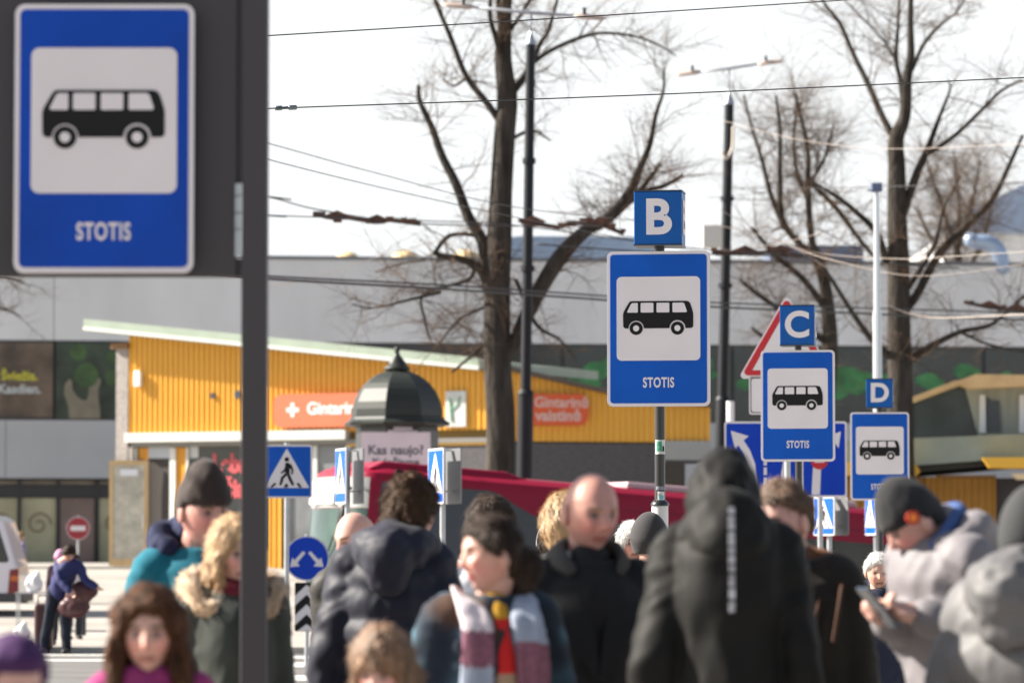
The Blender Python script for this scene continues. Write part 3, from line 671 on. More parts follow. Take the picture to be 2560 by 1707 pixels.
def slim_post():
    Y = 60; b = at(2196, 1364, Y); g = gz(b.x, Y); o = Vector((b.x, Y, g)); k = Y/F
    t = empty('camera_post', o, 'slim galvanised post with small box on top rising behind the D sign', 'lamp post')
    P = lambda px, py: at(px, py, Y) - o
    q = MB(); top = P(2191, 475); m = P(2193, 780)
    q.tube([(0, 0, 0), m], 11*k, 8); q.tube([m, top], [8.5*k, 6.5*k], 8); q.build('pole', mat('pale zinc', (.55, .57, .60), .35, metal=.45), t)
    q = MB(); q.box(top.x, 0, top.z + 6*k, 28*k, .2, 22*k); q.build('top_box', mat('top box', (.10, .13, .22), .4), t, bevel=.02)
    q = MB(); q.tube([top + Vector((-6*k, 0, 2*k)), top + Vector((-24*k, -.05, -2*k))], .02, 6); q.build('bracket', M_galv, t)
slim_post()

# ------------------------------------------------------------------ wires
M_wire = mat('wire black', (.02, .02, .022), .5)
M_wlit = mat('wire sunlit tone', (.50, .42, .36), .45)  # sunlight on the wires put into a pale colour
def wire(pts, r, label, m=M_wire, group='overhead wires', n=6, name='overhead_wire'):
    if pts[0][0] <= 520: (a0, b0, c0), (a1, b1, c1) = pts[0], pts[1]; e_ = (-1900 - a0)/(a1 - a0); pts = [(-1900, b0 + (b1-b0)*e_, max(14, c0 + (c1-c0)*e_))] + list(pts)
    P = [at(*p) for p in pts]; o = P[0].copy(); Q = []
    for i in range(len(P)-1):
        for j in range(8): 
            t = j/8; p0 = P[max(i-1, 0)]; p1 = P[i]; p2 = P[i+1]; p3 = P[min(i+2, len(P)-1)]
            Q.append(.5*((2*p1)+(p2-p0)*t+(2*p0-5*p1+4*p2-p3)*t*t+(3*p1-p0-3*p2+p3)*t**3) - o)
    Q.append(P[-1]-o)
    q = MB(); q.tube(Q, r, n); ob = q.build(name, m, None, smooth=True); ob.location = o
    return tag(ob, label, 'wire', group)
W_ = [
 ([(400, 105, 24), (667, 90, 24.5), (1400, 46, 26), (2000, 8, 27.5), (2400, -18, 29)], .0042, 'thin black wire, topmost one, crossing the sky near the top edge', M_wire),
 ([(400, 285, 23.5), (667, 272, 24), (1400, 246, 25), (2000, 221, 26), (2900, 178, 28)], .0042, 'thin black wire crossing the sky below the twin lamp heads, holding the insulator', M_wire),
 ([(500, 320, 40), (667, 358, 42), (930, 430, 46), (1300, 520, 52), (1700, 560, 60)], .006, 'slack thin wire descending from upper left behind the post toward the big tree', M_wire),
 ([(500, 345, 38), (667, 398, 40), (1000, 480, 45), (1400, 566, 52), (1800, 640, 60)], .006, 'second slack wire running just below the first one toward the big tree', M_wire),
 ([(500, 470, 60), (667, 492, 60), (800, 525, 62), (1060, 560, 64), (1500, 566, 66)], .012, 'contact wire carrying the rusty switch gear over the store roof', M_wire),
 ([(500, 525, 60), (667, 538, 60), (1060, 552, 63), (1300, 565, 65), (1800, 628, 67), (2400, 672, 70)], .010, 'contact wire running on to the right through both trees', M_wire),
 ([(500, 680, 55), (667, 697, 56), (1100, 722, 60), (1400, 742, 63), (1800, 768, 67), (2560, 800, 74), (2800, 805, 76)], .020, 'thick dark cable sagging across the grey facade', M_wire),
 ([(500, 672, 55.5), (667, 690, 56.5), (1100, 712, 60.5), (1400, 732, 63.5), (1800, 757, 67.5), (2560, 782, 74.5), (2800, 786, 77)], .016, 'dark cable running just above the thick facade cable', M_wire),
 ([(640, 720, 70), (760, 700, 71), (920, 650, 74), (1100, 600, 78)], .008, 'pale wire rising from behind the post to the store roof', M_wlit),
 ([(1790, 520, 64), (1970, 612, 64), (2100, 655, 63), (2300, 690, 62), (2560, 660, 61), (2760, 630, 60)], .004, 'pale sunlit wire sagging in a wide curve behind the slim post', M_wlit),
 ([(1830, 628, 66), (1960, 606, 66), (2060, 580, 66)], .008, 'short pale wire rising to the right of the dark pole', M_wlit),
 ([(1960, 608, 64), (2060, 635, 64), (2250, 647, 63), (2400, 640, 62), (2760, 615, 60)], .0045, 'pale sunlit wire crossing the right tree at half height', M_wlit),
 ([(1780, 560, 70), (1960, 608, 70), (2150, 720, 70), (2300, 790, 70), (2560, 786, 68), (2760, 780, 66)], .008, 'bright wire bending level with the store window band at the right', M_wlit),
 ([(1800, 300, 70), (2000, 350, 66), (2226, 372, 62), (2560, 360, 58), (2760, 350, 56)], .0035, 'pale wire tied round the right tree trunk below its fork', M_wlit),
 ([(1340, 610, 66), (1560, 626, 66), (1790, 636, 66), (2040, 640, 66)], .014, 'heavy dark cable bundle beside the B sign and dark pole', M_wire),
 ([(1830, 470, 75), (2100, 470, 72), (2560, 455, 68), (2760, 450, 66)], .006, 'faint wire crossing the bushy trees at the right', M_wire),
]
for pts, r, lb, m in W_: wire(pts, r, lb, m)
# porcelain insulator on the second wire
a = at(687, 271, 24.05); b = at(743, 269, 24.1); q = MB(); d = b - a
q.tube([a-a, d*.03, d*.3, d*.34], [.006, .016, .016, .009], 10); q.tube([d*.34, d*.6], .010, 10); q.tube([d*.6, d*.64, d*.95, d], [.009, .016, .016, .006], 10)
thing1(q, 'insulator', mat('insulator grey', (.10, .13, .15), .3, coat=.3), a, 'small grey insulator strung on the second wire beside the dark post', 'insulator', smooth=True)
# rusty overhead switch gear
M_rust = mat('rusty iron', (.10, .045, .028), .75, var=.5, vs=8)
def gear(pts, Y, lb, seed):
    rnd = random.Random(seed); o = at(pts[0][0], pts[0][1], Y); t = empty('overhead_switch', o, lb, 'wire fitting', 'rusty switch gear on the trolley wires')
    P = [at(x, y, Y) - o for x, y in pts]; q = MB()
    for a, b in zip(P, P[1:]): q.box(*((a+b)/2), (b-a).length, .18, .05, None) if abs((b-a).z) < .02 else q.tube([a, b], .038, 6)
    q.build('frame_bar', mat('dark iron', (.05, .035, .03), .7), t)
    q = MB()
    for a, b in zip(P, P[1:]):
        n = max(2, int((b-a).length / .12))
        for i in range(n):
            p = a.lerp(b, (i + rnd.random())/n); s = rnd.uniform(.03, .09); q.box(p.x, rnd.uniform(-.12, .12), p.z + rnd.uniform(-.02, .06), s*1.6, s, s)
    for k in (.38, .8):
        i = int(k*(len(P)-1)); p = P[i]
        q.add([p + Vector((-.26, -.03, .02)), p + Vector((.26, -.03, .02)), p + Vector((.02, -.03, .13)), p + Vector((-.26, .03, .02)), p + Vector((.26, .03, .02)), p + Vector((.02, .03, .13))], [(0, 1, 2), (5, 4, 3), (0, 3, 4, 1), (1, 4, 5, 2), (2, 5, 3, 0)])
    q.build('fitting', M_rust, t)
gear([(790, 534), (812, 542), (840, 546), (870, 544), (940, 556), (975, 550), (1052, 560)], 62, 'rusty overhead switch gear against the sky between dark post and big tree', 1)
gear([(1296, 550), (1330, 558), (1400, 570), (1420, 556), (1500, 560), (1560, 585)], 65, 'rusty overhead switch gear crossing the forked limb of the big tree', 2)
gear([(1780, 628), (1860, 632), (1950, 630), (2000, 640)], 66, 'rusty overhead switch gear beside the dark pole right of the B sign', 3)
gear([(2410, 755), (2470, 768), (2540, 775), (2600, 780)], 74, 'dark overhead fitting on the cable at the right edge', 4)

# ------------------------------------------------------------------ bare trees
M_bark = mat('bark', (.047, .041, .036), .95, spec=.1, var=.45, vs=6, bump=1., bs=16, stretch=(1, 1, .2), dist=.08)
M_twig = mat('twig bark', (.10, .068, .048), .95, spec=.1, var=.3, vs=2)
def tree(name, label, Y, trunk, limbs, seed, twigs=260, lw=1., tw=1., twl=1., group=None, depthspread=1.6, sub=True):
    rnd = random.Random(seed); k = Y / F
    b = at(trunk[0][0], trunk[0][1], Y); g = gz(b.x, Y); o = Vector((b.x, Y, g))
    t = empty(name, o, label, 'tree', group)
    P = [at(x, y, Y) - o for x, y, w in trunk]; Wd = [w*k/2 for x, y, w in trunk]
    P = [Vector((P[0].x, 0, -.1))] + P; Wd = [Wd[0]*1.25] + Wd
    q = MB(); q.chain(P, Wd, 14, 5); q.build('trunk', M_bark, t, smooth=True)
    cr = MB(); fine = MB(); segs = []
    for li in limbs:
        dd = rnd.uniform(-depthspread, depthspread) if len(li) > 2 else 0
        n = len(li); PP = []; WW = []
        for i, (x, y, w) in enumerate(li):
            p = at(x, y, Y) - o; s = Y; 
            dy = dd * (i/(n-1))**1.2
            p = at(x, y, Y + dy) - o
            PP.append(p); WW.append(max(w*k/2*lw, .006))
        cr.chain(PP, WW, 8, 5)
        for i in range(n-1):
            for j in range(4): segs.append((PP[i].lerp(PP[i+1], j/4), (PP[i+1]-PP[i]).normalized(), WW[i]))
    def grow(p, d, L, r, lev):
        n = 5; Q = [p]; W2 = [r]
        for i in range(n):
            d = (d + Vector((rnd.gauss(0, .22), rnd.gauss(0, .22), rnd.gauss(.02, .2)))).normalized()
            Q.append(Q[-1] + d*L/n); W2.append(r*(1-.75*(i+1)/n))
        (cr if lev == 0 and r > .02 else fine).tube(Q, W2, 5 if lev == 0 else 3, cap=False)
        if lev < (2 if sub else 1):
            for i in range(1, n+1):
                for _ in range(2 if lev == 0 else 1):
                    if rnd.random() < .85:
                        nd = (d + Vector((rnd.gauss(0, .9), rnd.gauss(0, .9), rnd.gauss(.1, .6)))).normalized()
                        grow(Q[i], nd, L*rnd.uniform(.35, .65), W2[i]*.62, lev+1)
    for _ in range(twigs):
        p, d, w = rnd.choice(segs)
        nd = (d*.5 + Vector((rnd.gauss(0, .8), rnd.gauss(0, .7), rnd.gauss(.15, .6)))).normalized()
        grow(p, nd, rnd.uniform(.5, 1.5)*twl, min(w*.5, .016)*tw*rnd.uniform(.6, 1.1), 0)
    q = cr.build('crown', M_bark, t, smooth=True); 
    fine.build('twigs', M_twig, q)
    return t
tree('bare_tree', 'large leafless tree with forked trunk standing behind the bus beside the dark pole', 75,
 [(1250, 1200, 76), (1252, 1050, 72), (1243, 900, 70), (1243, 720, 66), (1248, 600, 64), (1253, 480, 56), (1262, 330, 54), (1268, 250, 52), (1258, 150, 44), (1262, 60, 36), (1266, -60, 28)],
 [
  [(1262, 320, 26), (1215, 255, 20), (1165, 190, 18), (1125, 90, 15), (1095, 20, 13), (1075, -40, 10)],
  [(1235, 690, 52), (1215, 640, 44), (1205, 600, 36), (1170, 540, 32), (1140, 460, 28), (1105, 390, 24), (1080, 320, 20), (1050, 255, 16), (1046, 215, 12)],
  [(1165, 195, 10), (1135, 215, 8), (1110, 200, 6)],
  [(1230, 750, 34), (1205, 680, 28), (1160, 650, 22), (1105, 640, 18), (1085, 630, 12)],
  [(1085, 635, 14), (1115, 595, 14), (1150, 585, 12), (1200, 590, 14)],
  [(1270, 245, 22), (1300, 210, 20), (1330, 160, 16), (1350, 110, 14), (1372, 75, 12), (1398, -20, 9)],
  [(1275, 235, 18), (1310, 190, 14), (1340, 152, 14), (1400, 115, 12), (1460, 92, 11), (1510, 83, 10), (1590, 92, 8), (1650, 115, 6), (1690, 140, 4)],
  [(1258, 900, 46), (1290, 850, 44), (1330, 760, 46), (1395, 650, 50), (1460, 580, 40), (1520, 545, 34), (1575, 480, 30), (1600, 420, 22), (1625, 360, 17), (1640, 285, 13), (1658, 230, 9), (1660, 175, 7)],
  [(1500, 565, 26), (1560, 510, 20), (1610, 465, 16), (1650, 412, 10)],
  [(1530, 545, 22), (1600, 485, 16), (1660, 465, 14), (1705, 440, 10)],
  [(1258, 150, 24), (1238, 90, 16), (1225, 40, 14), (1228, -30, 10)],
  [(1256, 90, 20), (1246, 20, 14), (1244, -50, 10)],
  [(1276, 75, 16), (1300, 40, 10), (1335, -20, 7)],
  [(1285, 345, 12), (1320, 328, 10), (1345, 330, 8), (1375, 352, 5)],
  [(1230, 650, 20), (1190, 660, 14), (1170, 700, 12), (1060, 735, 10), (1062, 800, 8), (1075, 850, 5)],
  [(1100, 730, 12), (1020, 750, 9), (930, 770, 6), (880, 760, 4)],
  [(1060, 650, 9), (1000, 660, 7), (940, 680, 5)],
  [(1235, 760, 10), (1160, 790, 9), (1120, 830, 7), (1090, 870, 5)],
  [(1290, 700, 12), (1340, 810, 12), (1400, 850, 8), (1440, 900, 5)],
  [(1240, 830, 14), (1190, 880, 10), (1130, 930, 7)],
 ], 11, lw=.84, twigs=350, twl=1.05, tw=.8)
tree('bare_tree', 'leafless tree with tall forked stems standing right of the slim post', 82,
 [(2250, 1130, 70), (2250, 960, 62), (2247, 800, 58), (2246, 650, 54), (2242, 520, 48), (2242, 420, 44), (2240, 350, 40), (2262, 290, 30), (2268, 200, 24), (2277, 140, 20), (2276, 60, 16), (2278, -40, 12)],
 [
  [(2238, 352, 24), (2205, 290, 20), (2170, 210, 18), (2135, 140, 16), (2100, 60, 13), (2065, 15, 10), (2045, -20, 8)],
  [(2262, 285, 20), (2250, 200, 15), (2240, 145, 14), (2245, 70, 10), (2248, -20, 8)],
  [(2238, 150, 10), (2215, 110, 8), (2170, 60, 6), (2110, 0, 5)],
  [(2280, 175, 14), (2310, 110, 12), (2355, 60, 9), (2392, 30, 7), (2415, -10, 5)],
  [(2255, 540, 30), (2290, 440, 26), (2320, 370, 20), (2350, 290, 12), (2375, 225, 7), (2370, 200, 5)],
  [(2320, 385, 16), (2380, 345, 13), (2440, 290, 12), (2500, 230, 10), (2555, 200, 6)],
  [(2240, 800, 34), (2290, 740, 26), (2345, 640, 24), (2420, 560, 22), (2480, 500, 18), (2520, 420, 14), (2556, 340, 10)],
  [(2215, 650, 26), (2190, 580, 20), (2140, 530, 16), (2090, 490, 12), (2030, 455, 8)],
  [(2270, 720, 18), (2310, 660, 14), (2340, 600, 12), (2360, 520, 9), (2400, 440, 6)],
  [(2250, 920, 30), (2320, 870, 22), (2400, 830, 16), (2480, 810, 12), (2560, 740, 8)],
  [(2235, 900, 26), (2180, 850, 20), (2130, 780, 16), (2080, 700, 12), (2040, 640, 8)],
  [(2400, 830, 10), (2470, 860, 8), (2560, 880, 5)],
 ], 23, lw=.82, twigs=260, twl=1.1, tw=.8)
tree('bare_tree', 'bushy leafless tree with many thin upright stems between dark pole and slim post', 96,
 [(2060, 1130, 50), (2065, 1000, 46), (2075, 850, 40), (2060, 700, 30), (2035, 620, 24)],
 [
  [(2060, 720, 26), (2030, 600, 22), (2020, 480, 20), (2020, 380, 14), (2000, 280, 9), (1985, 230, 6)],
  [(2030, 640, 20), (1960, 560, 20), (1950, 460, 18), (1950, 330, 12), (1940, 240, 8)],
  [(1960, 570, 18), (1925, 480, 16), (1905, 400, 12), (1880, 320, 9), (1860, 240, 6)],
  [(2020, 500, 14), (1990, 420, 12), (1985, 330, 9), (1990, 260, 6), (1980, 190, 4)],
  [(2030, 450, 12), (2060, 400, 10), (2080, 330, 7)],
  [(2070, 780, 22), (2010, 700, 20), (1940, 640, 16), (1880, 570, 10)],
  [(2070, 860, 22), (1990, 800, 18), (1900, 740, 14), (1850, 700, 8)],
  [(2030, 460, 18), (2090, 520, 16), (2150, 600, 14), (2200, 660, 10)],
  [(2060, 900, 18), (1960, 880, 14), (1880, 820, 8)],
 ], 31, lw=.8, twigs=380, twl=1.3, tw=.75)
tree('bare_tree', 'brownish dense leafless crown far behind at the right', 165,
 [(2400, 1150, 30), (2410, 900, 26), (2400, 700, 22), (2390, 600, 16)],
 [
  [(2395, 640, 14), (2370, 560, 10), (2340, 470, 7), (2320, 420, 4)],
  [(2390, 620, 14), (2420, 540, 10), (2440, 460, 7), (2450, 400, 4)],
  [(2395, 640, 12), (2400, 540, 9), (2390, 440, 6), (2385, 380, 4)],
  [(2400, 700, 12), (2450, 620, 9), (2480, 520, 6)],
  [(2400, 700, 12), (2330, 600, 9), (2290, 520, 6)],
 ], 37, twigs=300, twl=2.1, tw=1.1, depthspread=4)
tree('bare_tree', 'leafless tree seen only by its twigs at the left edge above the window band', 110,
 [(-160, 1380, 50), (-150, 900, 40), (-150, 700, 30)],
 [[(-150, 720, 24), (-80, 700, 14), (0, 690, 8), (60, 705, 4)], [(-150, 760, 20), (-80, 760, 12), (0, 770, 6), (50, 790, 3)], [(-150, 720, 20), (-90, 640, 12), (-20, 640, 6)]], 41, twigs=60, twl=1.2)
# ------------------------------------------------------------------ organic blobs
def blob(name, mb, mats, parent, voxel=.012, smooth=3, disp=None, matf=None, colf=None, dfun=None, label=None, fac=.5, extra=None):
    """one continuous surface grown round overlapping closed pieces"""
    if not isinstance(mats, (list, tuple)): mats = [mats]
    me = bpy.data.meshes.new('tmp'); me.from_pydata([tuple(p) for p in mb.v], [], mb.f)
    bm = bmesh.new(); bm.from_mesh(me); bmesh.ops.recalc_face_normals(bm, faces=bm.faces[:]); bm.to_mesh(me); bm.free()
    ob = bpy.data.objects.new('tmp', me); C.objects.link(ob)
    r = ob.modifiers.new('r', 'REMESH'); r.mode = 'VOXEL'; r.voxel_size = voxel; r.adaptivity = 0
    if smooth: s = ob.modifiers.new('s', 'SMOOTH'); s.iterations = smooth; s.factor = fac
    dg = bpy.context.evaluated_depsgraph_get(); nm = bpy.data.meshes.new_from_object(ob.evaluated_get(dg))
    bpy.data.objects.remove(ob); bpy.data.meshes.remove(me); nm.name = name
    if disp or dfun:
        nv = len(nm.vertices); co = [v.co.copy() for v in nm.vertices]; no = [v.normal.copy() for v in nm.vertices]
        for i, v in enumerate(nm.vertices):
            d = 0
            if disp:
                a, sc = disp[0], disp[1]; st = disp[2] if len(disp) > 2 else (1, 1, 1)
                c = co[i]; d += a * noise.noise(Vector((c.x*sc*st[0], c.y*sc*st[1], c.z*sc*st[2])) + Vector((3.1, 7.7, len(name))))
                if len(disp) > 3: a2, s2 = disp[3]; d += a2 * (.5 - abs(noise.noise(Vector((c.x*s2*st[0], c.y*s2*st[1], c.z*s2*st[2])))))
            if dfun: d += dfun(co[i])
            v.co = co[i] + no[i] * d
    if extra:
        bm = bmesh.new(); bm.from_mesh(nm); vv = [bm.verts.new(p) for p in extra.v]
        nf = [bm.faces.new([vv[i] for i in f]) for f in extra.f]; bmesh.ops.recalc_face_normals(bm, faces=nf); bm.to_mesh(nm); bm.free()
    nm.materials.clear()
    for m in mats: nm.materials.append(m)
    if matf:
        nm.polygons.foreach_set('material_index', [matf(p.center) for p in nm.polygons])
    if colf:
        ca = nm.color_attributes.new('Col', 'FLOAT_COLOR', 'POINT'); L = []
        for v in nm.vertices: L += list(colf(v.co)) + [1.]
        ca.data.foreach_set('color', L)
    nm.polygons.foreach_set('use_smooth', [True]*len(nm.polygons))
    o = bpy.data.objects.new(name, nm); C.objects.link(o)
    if parent: o.parent = parent
    if label: o['label'] = label
    return o

SKIN = mat('skin', (.6, .35, .27), .5, vcol=True, sss=.12, var=.06, vs=30, bump=.15, bs=220, dist=.001)
def fabric(name, col, rough=.85, sheen=.03, var=.10, vs=8, bump=.35, bs=160, **k): return mat(name, col, rough, var=var, vs=vs, bump=bump, bs=bs, sheen=min(sheen,.04), dist=.003, spec=.25, **k)

def g1(x, s): return math.exp(-(x/s)**2)
def face_pt(x, y, z, fem=0.):
    """unit direction -> head surface (metres, face toward -y, centre at mid head)"""
    X = x*.076; Y = y*.096; Z = z*.118
    if z < 0:
        t = -z; X *= 1 - (.30 + .05*fem)*t**1.3
        if y > 0: Y *= 1 - .45*t
        else: Y *= 1 - .10*t
    if z > .3: X *= 1.03
    f = clamp(-y*1.6)
    if y < 0: Y *= .93
    d = 0
    if f > 0:
        # nose
        if z < .16 and z > -.42:
            h = (.16 - z)/.40 if z > -.24 else max(0, 1 - (-.24 - z)/.14)
            d += (.027 - .004*fem)*clamp(h)*g1(x, .13 + .07*clamp(-z*3)) 
        d += .006*g1(z-.24, .10)*g1(abs(x)-.3, .22)*(1-.6*fem)
        d -= .015*g1(z-.06, .11)*g1(abs(x)-.38, .17); d += .007*g1(z-.05, .055)*g1(abs(x)-.40, .10); d -= .003*g1(z+.36, .09)*g1(abs(x)-.36, .10)
        d += .006*g1(z+.22, .2)*g1(abs(x)-.52, .18)
        d += .007*g1(z+.47, .05)*g1(x, .22) + .007*g1(z+.585, .05)*g1(x, .19) - .003*g1(z+.525, .025)*g1(x, .22)
        d -= .004*g1(z+.66, .05)*g1(x, .25)
        d += .010*g1(z+.85, .16)*g1(x, .26)
    return Vector((X, Y - d*f, Z))
def head_grid(fn, nu=56, nv=44):
    rs = []
    for i in range(1, nv):
        t = math.pi*i/nv; rs.append([fn(math.sin(t)*math.sin(2*math.pi*j/nu), -math.sin(t)*math.cos(2*math.pi*j/nu), -math.cos(t)) for j in range(nu)])
    return rs
def hair_len(front, side, back):
    """z (unit) above which hair grows for each direction"""
    def f(x, y):
        a = math.atan2(abs(x), -y)          # 0 front .. pi back
        a /= math.pi
        if a < .30: return front + (side+.25-front)*sm((a-.12)/.18)*.8
        if a < .5: return side + .2*(1-(a-.30)/.20)
        return side + (back-side)*sm((a-.5)/.25)
    return f

class Fig:
    """a person standing on the ground: joints in template metres (height 1.75), facing -y"""
    def __init__(s, label, px, top, Y, yaw=0, head=None, hyaw=0, hpitch=0, hroll=0, lean=(0, 0), arms=None, skin=(.60, .34, .25), fem=0., hs=1., wid=1., voxel=.0095,
                 name='person', hoff=(0, 0, 0), z0=None, stub=0., grey=.0, brow=(.10, .06, .04), group=None, legs=None, toff=.0, H=None, lip=None):
        p = at(px, top, Y); g = gz(p.x, Y) if z0 is None else z0
        s.H = H or (p.z - g - toff); s.k = s.H / 1.75; k = s.k
        s.t = empty(name, (p.x, Y, g), label, 'person', group, rz=R(yaw)); s.wid = wid; s.hs = hs; s.label = label
        skin = tuple(v*.84 for v in skin)
        s.t.scale = (k, k, k)
        lx, ly = lean; s.lean = lean
        def ln(x, y, z):
            f = clamp((z - .93)/.8, 0, 1.1); return Vector((x + lx*f, y + ly*f, z))
        s.ln = ln
        # the root stands so that the head lands at (px, top): undo the lean
        off = Matrix.Rotation(R(yaw), 3, 'Z') @ (Vector((lx + hoff[0], ly + hoff[1], 0))*k)
        s.t.location.x -= off.x; s.t.location.y -= off.y
        s.hc = ln(hoff[0], -.015 + hoff[1], 1.632 + hoff[2] + .118*(1-hs*1.03))
        s.HM = Matrix.Translation(s.hc) @ Euler((R(hpitch), R(hroll), R(hyaw)), 'XYZ').to_matrix().to_4x4() @ Matrix.Scale(hs*1.03, 4)
        s.HMi = s.HM.inverted()
        j = {'neck': ln(0, .012, 1.47), 'shL': ln(.163*wid, .0, 1.437), 'shR': ln(-.163*wid, 0, 1.437)}
        j['elL'] = ln(.205*wid, .03, 1.13); j['elR'] = ln(-.205*wid, .03, 1.13); j['wrL'] = ln(.215*wid, -.04, .88); j['wrR'] = ln(-.215*wid, -.04, .88)
        j['hiL'] = Vector((.09, 0, .92)); j['hiR'] = Vector((-.09, 0, .92)); j['knL'] = Vector((.10, -.02, .50)); j['knR'] = Vector((-.10, -.02, .50))
        j['anL'] = Vector((.11, .03, .09)); j['anR'] = Vector((-.11, .03, .09))
        for d in (arms or {}, legs or {}):
            for kk, v in d.items(): j[kk] = Vector(v)
        s.j = j; s.fem = fem
        # ---- body: one continuous skin surface
        q = MB()
        q.ell(s.HM @ Vector((0, .02, -.01)), (.055, .065, .085), None, 16, 12)
        hq = MB(); hq.rings([[s.HM @ p_ for p_ in r] for r in head_grid(lambda x, y, z: face_pt(x, y, z, fem), *((104, 84) if voxel < .0105 else (48, 40)))])
        for sg in (-1, 1): hq.ell(s.HM @ Vector((sg*.078, .012, -.005)), (.012, .020, .033), (s.HM.to_3x3() @ Matrix.Rotation(R(sg*14), 3, 'Z')).to_4x4(), 16, 12)
        cb = s.HM @ Vector((0, .022, -.07))
        q.chain([j['neck'] + Vector((0, .01, -.06)), j['neck'].lerp(cb, .5), cb], [.066, .054, .053], 14, 4)
        rr = []
        for z, rx, ry in ((.84, .13, .10), (.95, .155, .11), (1.07, .135, .10), (1.2, .15, .11), (1.33, .165, .115), (1.42, .145, .09), (1.465, .07, .06)):
            rr.append([ln(math.cos(a)*rx*wid, math.sin(a)*ry, z) for a in [2*math.pi*i/18 for i in range(18)]])
        q.rings(rr)
        for S, sg in (('L', 1), ('R', -1)):
            q.chain([j['sh'+S], j['el'+S], j['wr'+S]], [.052, .040, .027], 10, 6)
            q.chain([j['hi'+S], j['kn'+S], j['an'+S]], [.085, .056, .040], 10, 5)
            a = j['an'+S]; q.chain([a + Vector((0, .03, -.04)), a + Vector((0, -.06, -.045)), a + Vector((0, -.15, -.06))], [.04, .038, .028], 8, 3)
            s.hand(q, S, sg)
        s.lipc = lip or (skin[0]*.72, skin[1]*.48, skin[2]*.50)
        def colf(c):
            p_ = s.HMi @ c; r_, g_, b_ = skin
            if abs(p_.x) < .1 and -.13 < p_.z < .13 and p_.y < .02:
                ch = g1(abs(p_.x)-.042, .022)*g1(p_.z+.03, .03); r_ *= 1+.06*ch; g_ *= 1-.22*ch; b_ *= 1-.18*ch
                n_ = g1(p_.x, .014)*g1(p_.z+.028, .016); g_ *= 1-.18*n_; b_ *= 1-.15*n_
                if stub and p_.z < -.035: 
                    t_ = stub*clamp((-.035-p_.z)/.02)*(1 if abs(p_.x) < .075 else 0)*(.75+.5*noise.noise(p_*160)); r_ *= 1-.45*t_; g_ *= 1-.38*t_; b_ *= 1-.28*t_
                e_ = g1(abs(p_.x)-.030, .020)*g1(p_.z-.006, .014); m_ = 1-.25*e_; r_ *= m_; g_ *= m_*.97; b_ *= m_  # eye sockets darkened, shade put into the skin colour
                if p_.y < -.05:
                    ex = (abs(p_.x)-.030)/.0125; ez = (p_.z-.0050)/.0040
                    if ex*ex + ez*ez < 1: r_, g_, b_ = (.26, .22, .20) if abs(abs(p_.x)-.030) > .0050 else (.035, .025, .02)
                    elif ex*ex + ((p_.z-.0065)/.0085)**2 < 1.1: r_, g_, b_ = r_*.45, g_*.38, b_*.36  # painted lid shadow round the eye, its white dimmed too
                    bz = .026 - .10*(abs(p_.x)-.03)**2*20
                    if .010 < abs(p_.x) < .050 and abs(p_.z-bz) < .0048: r_, g_, b_ = brow
                    if abs(p_.x) < .025 - .3*abs(p_.z+.0625) and abs(p_.z+.0625) < .0095: r_, g_, b_ = s.lipc if abs(p_.z+.062) > .0015 else [v*.45 for v in s.lipc]
            return (r_, g_, b_)
        s.body = blob('body', q, SKIN, s.t, voxel, 2, colf=colf, fac=.4, extra=hq)
    def hand(s, q, S, sg, curl=None):
        w = s.j['wr'+S]; d = (w - s.j['el'+S]).normalized(); up = Vector((0, -1, 0)) if abs(d.z) > .6 else Vector((0, 0, 1))
        hk = s.j.get('hand'+S)
        if hk is not None: d = (d*.4 + hk.normalized()).normalized()
        side = d.cross(up).normalized(); n = side.cross(d).normalized()       # n: back of the fingers toward front / up
        if S == 'R': pass
        q.chain([w - d*.01, w + d*.04, w + d*.085], [.024, .031, .026], 10, 3)
        cu = s.j.get('curl'+S, .35) if not isinstance(s.j.get('curl'+S, None), Vector) else s.j['curl'+S].x
        for i, (o_, L) in enumerate(((-.028, .062), (-.0095, .072), (.0095, .068), (.027, .054))):
            b = w + d*.083 + side*o_; dd = d.copy(); P = [b]
            for jn in range(3):
                dd = (Matrix.Rotation(cu*(.6+.5*jn), 3, side) @ dd) if S == 'L' else (Matrix.Rotation(cu*(.6+.5*jn), 3, side) @ dd)
                P.append(P[-1] + dd * L * (.42, .32, .26)[jn])
            q.chain(P, [.0092, .0085, .0078, .0068], 7, 3)
        sd = -side if S == 'L' else side
        b = w + d*.03 + side*(-.022 if s.j.get('thumb'+S) is None else .022); tdir = (d*.75 - side*.55 - n*.25).normalized()
        q.chain([b, b + tdir*.032, b + (tdir+d*.4).normalized()*.058], [.013, .0105, .008], 7, 3)
    # ---- clothing
    def jacket(s, mats, colf=None, hem=.80, rx=1., ry=1., sr=1., puff=0., pitch=.12, fold=(.010, 9), collar=.0, voxel=.013, name='jacket', matf=None, hemr=1.0, top=1.505, sleeve_end=1., shd=0., belly=0.):
        j = s.j; ln = s.ln; q = MB(); wd = s.wid; rr = []
        keys = [(hem, .200*hemr, .145*hemr), (hem+.05, .203*hemr, .147*hemr), (1.0, .182, .135), (1.12, .176, .135+belly), (1.28, .188, .142), (1.375, .188, .138), (1.43, .165, .122), (1.472, .118, .10), (top, .085, .080)]
        keys = [kx for i, kx in enumerate(keys) if i < 2 or kx[0] > hem+.08]
        zz = []; 
        for (a, b) in zip(keys, keys[1:]):
            n = max(1, int((b[0]-a[0])/.014))
            for i in range(n):
                t = i/n; zz.append((a[0]+(b[0]-a[0])*t, a[1]+(b[1]-a[1])*t, a[2]+(b[2]-a[2])*t))
        zz.append(keys[-1])
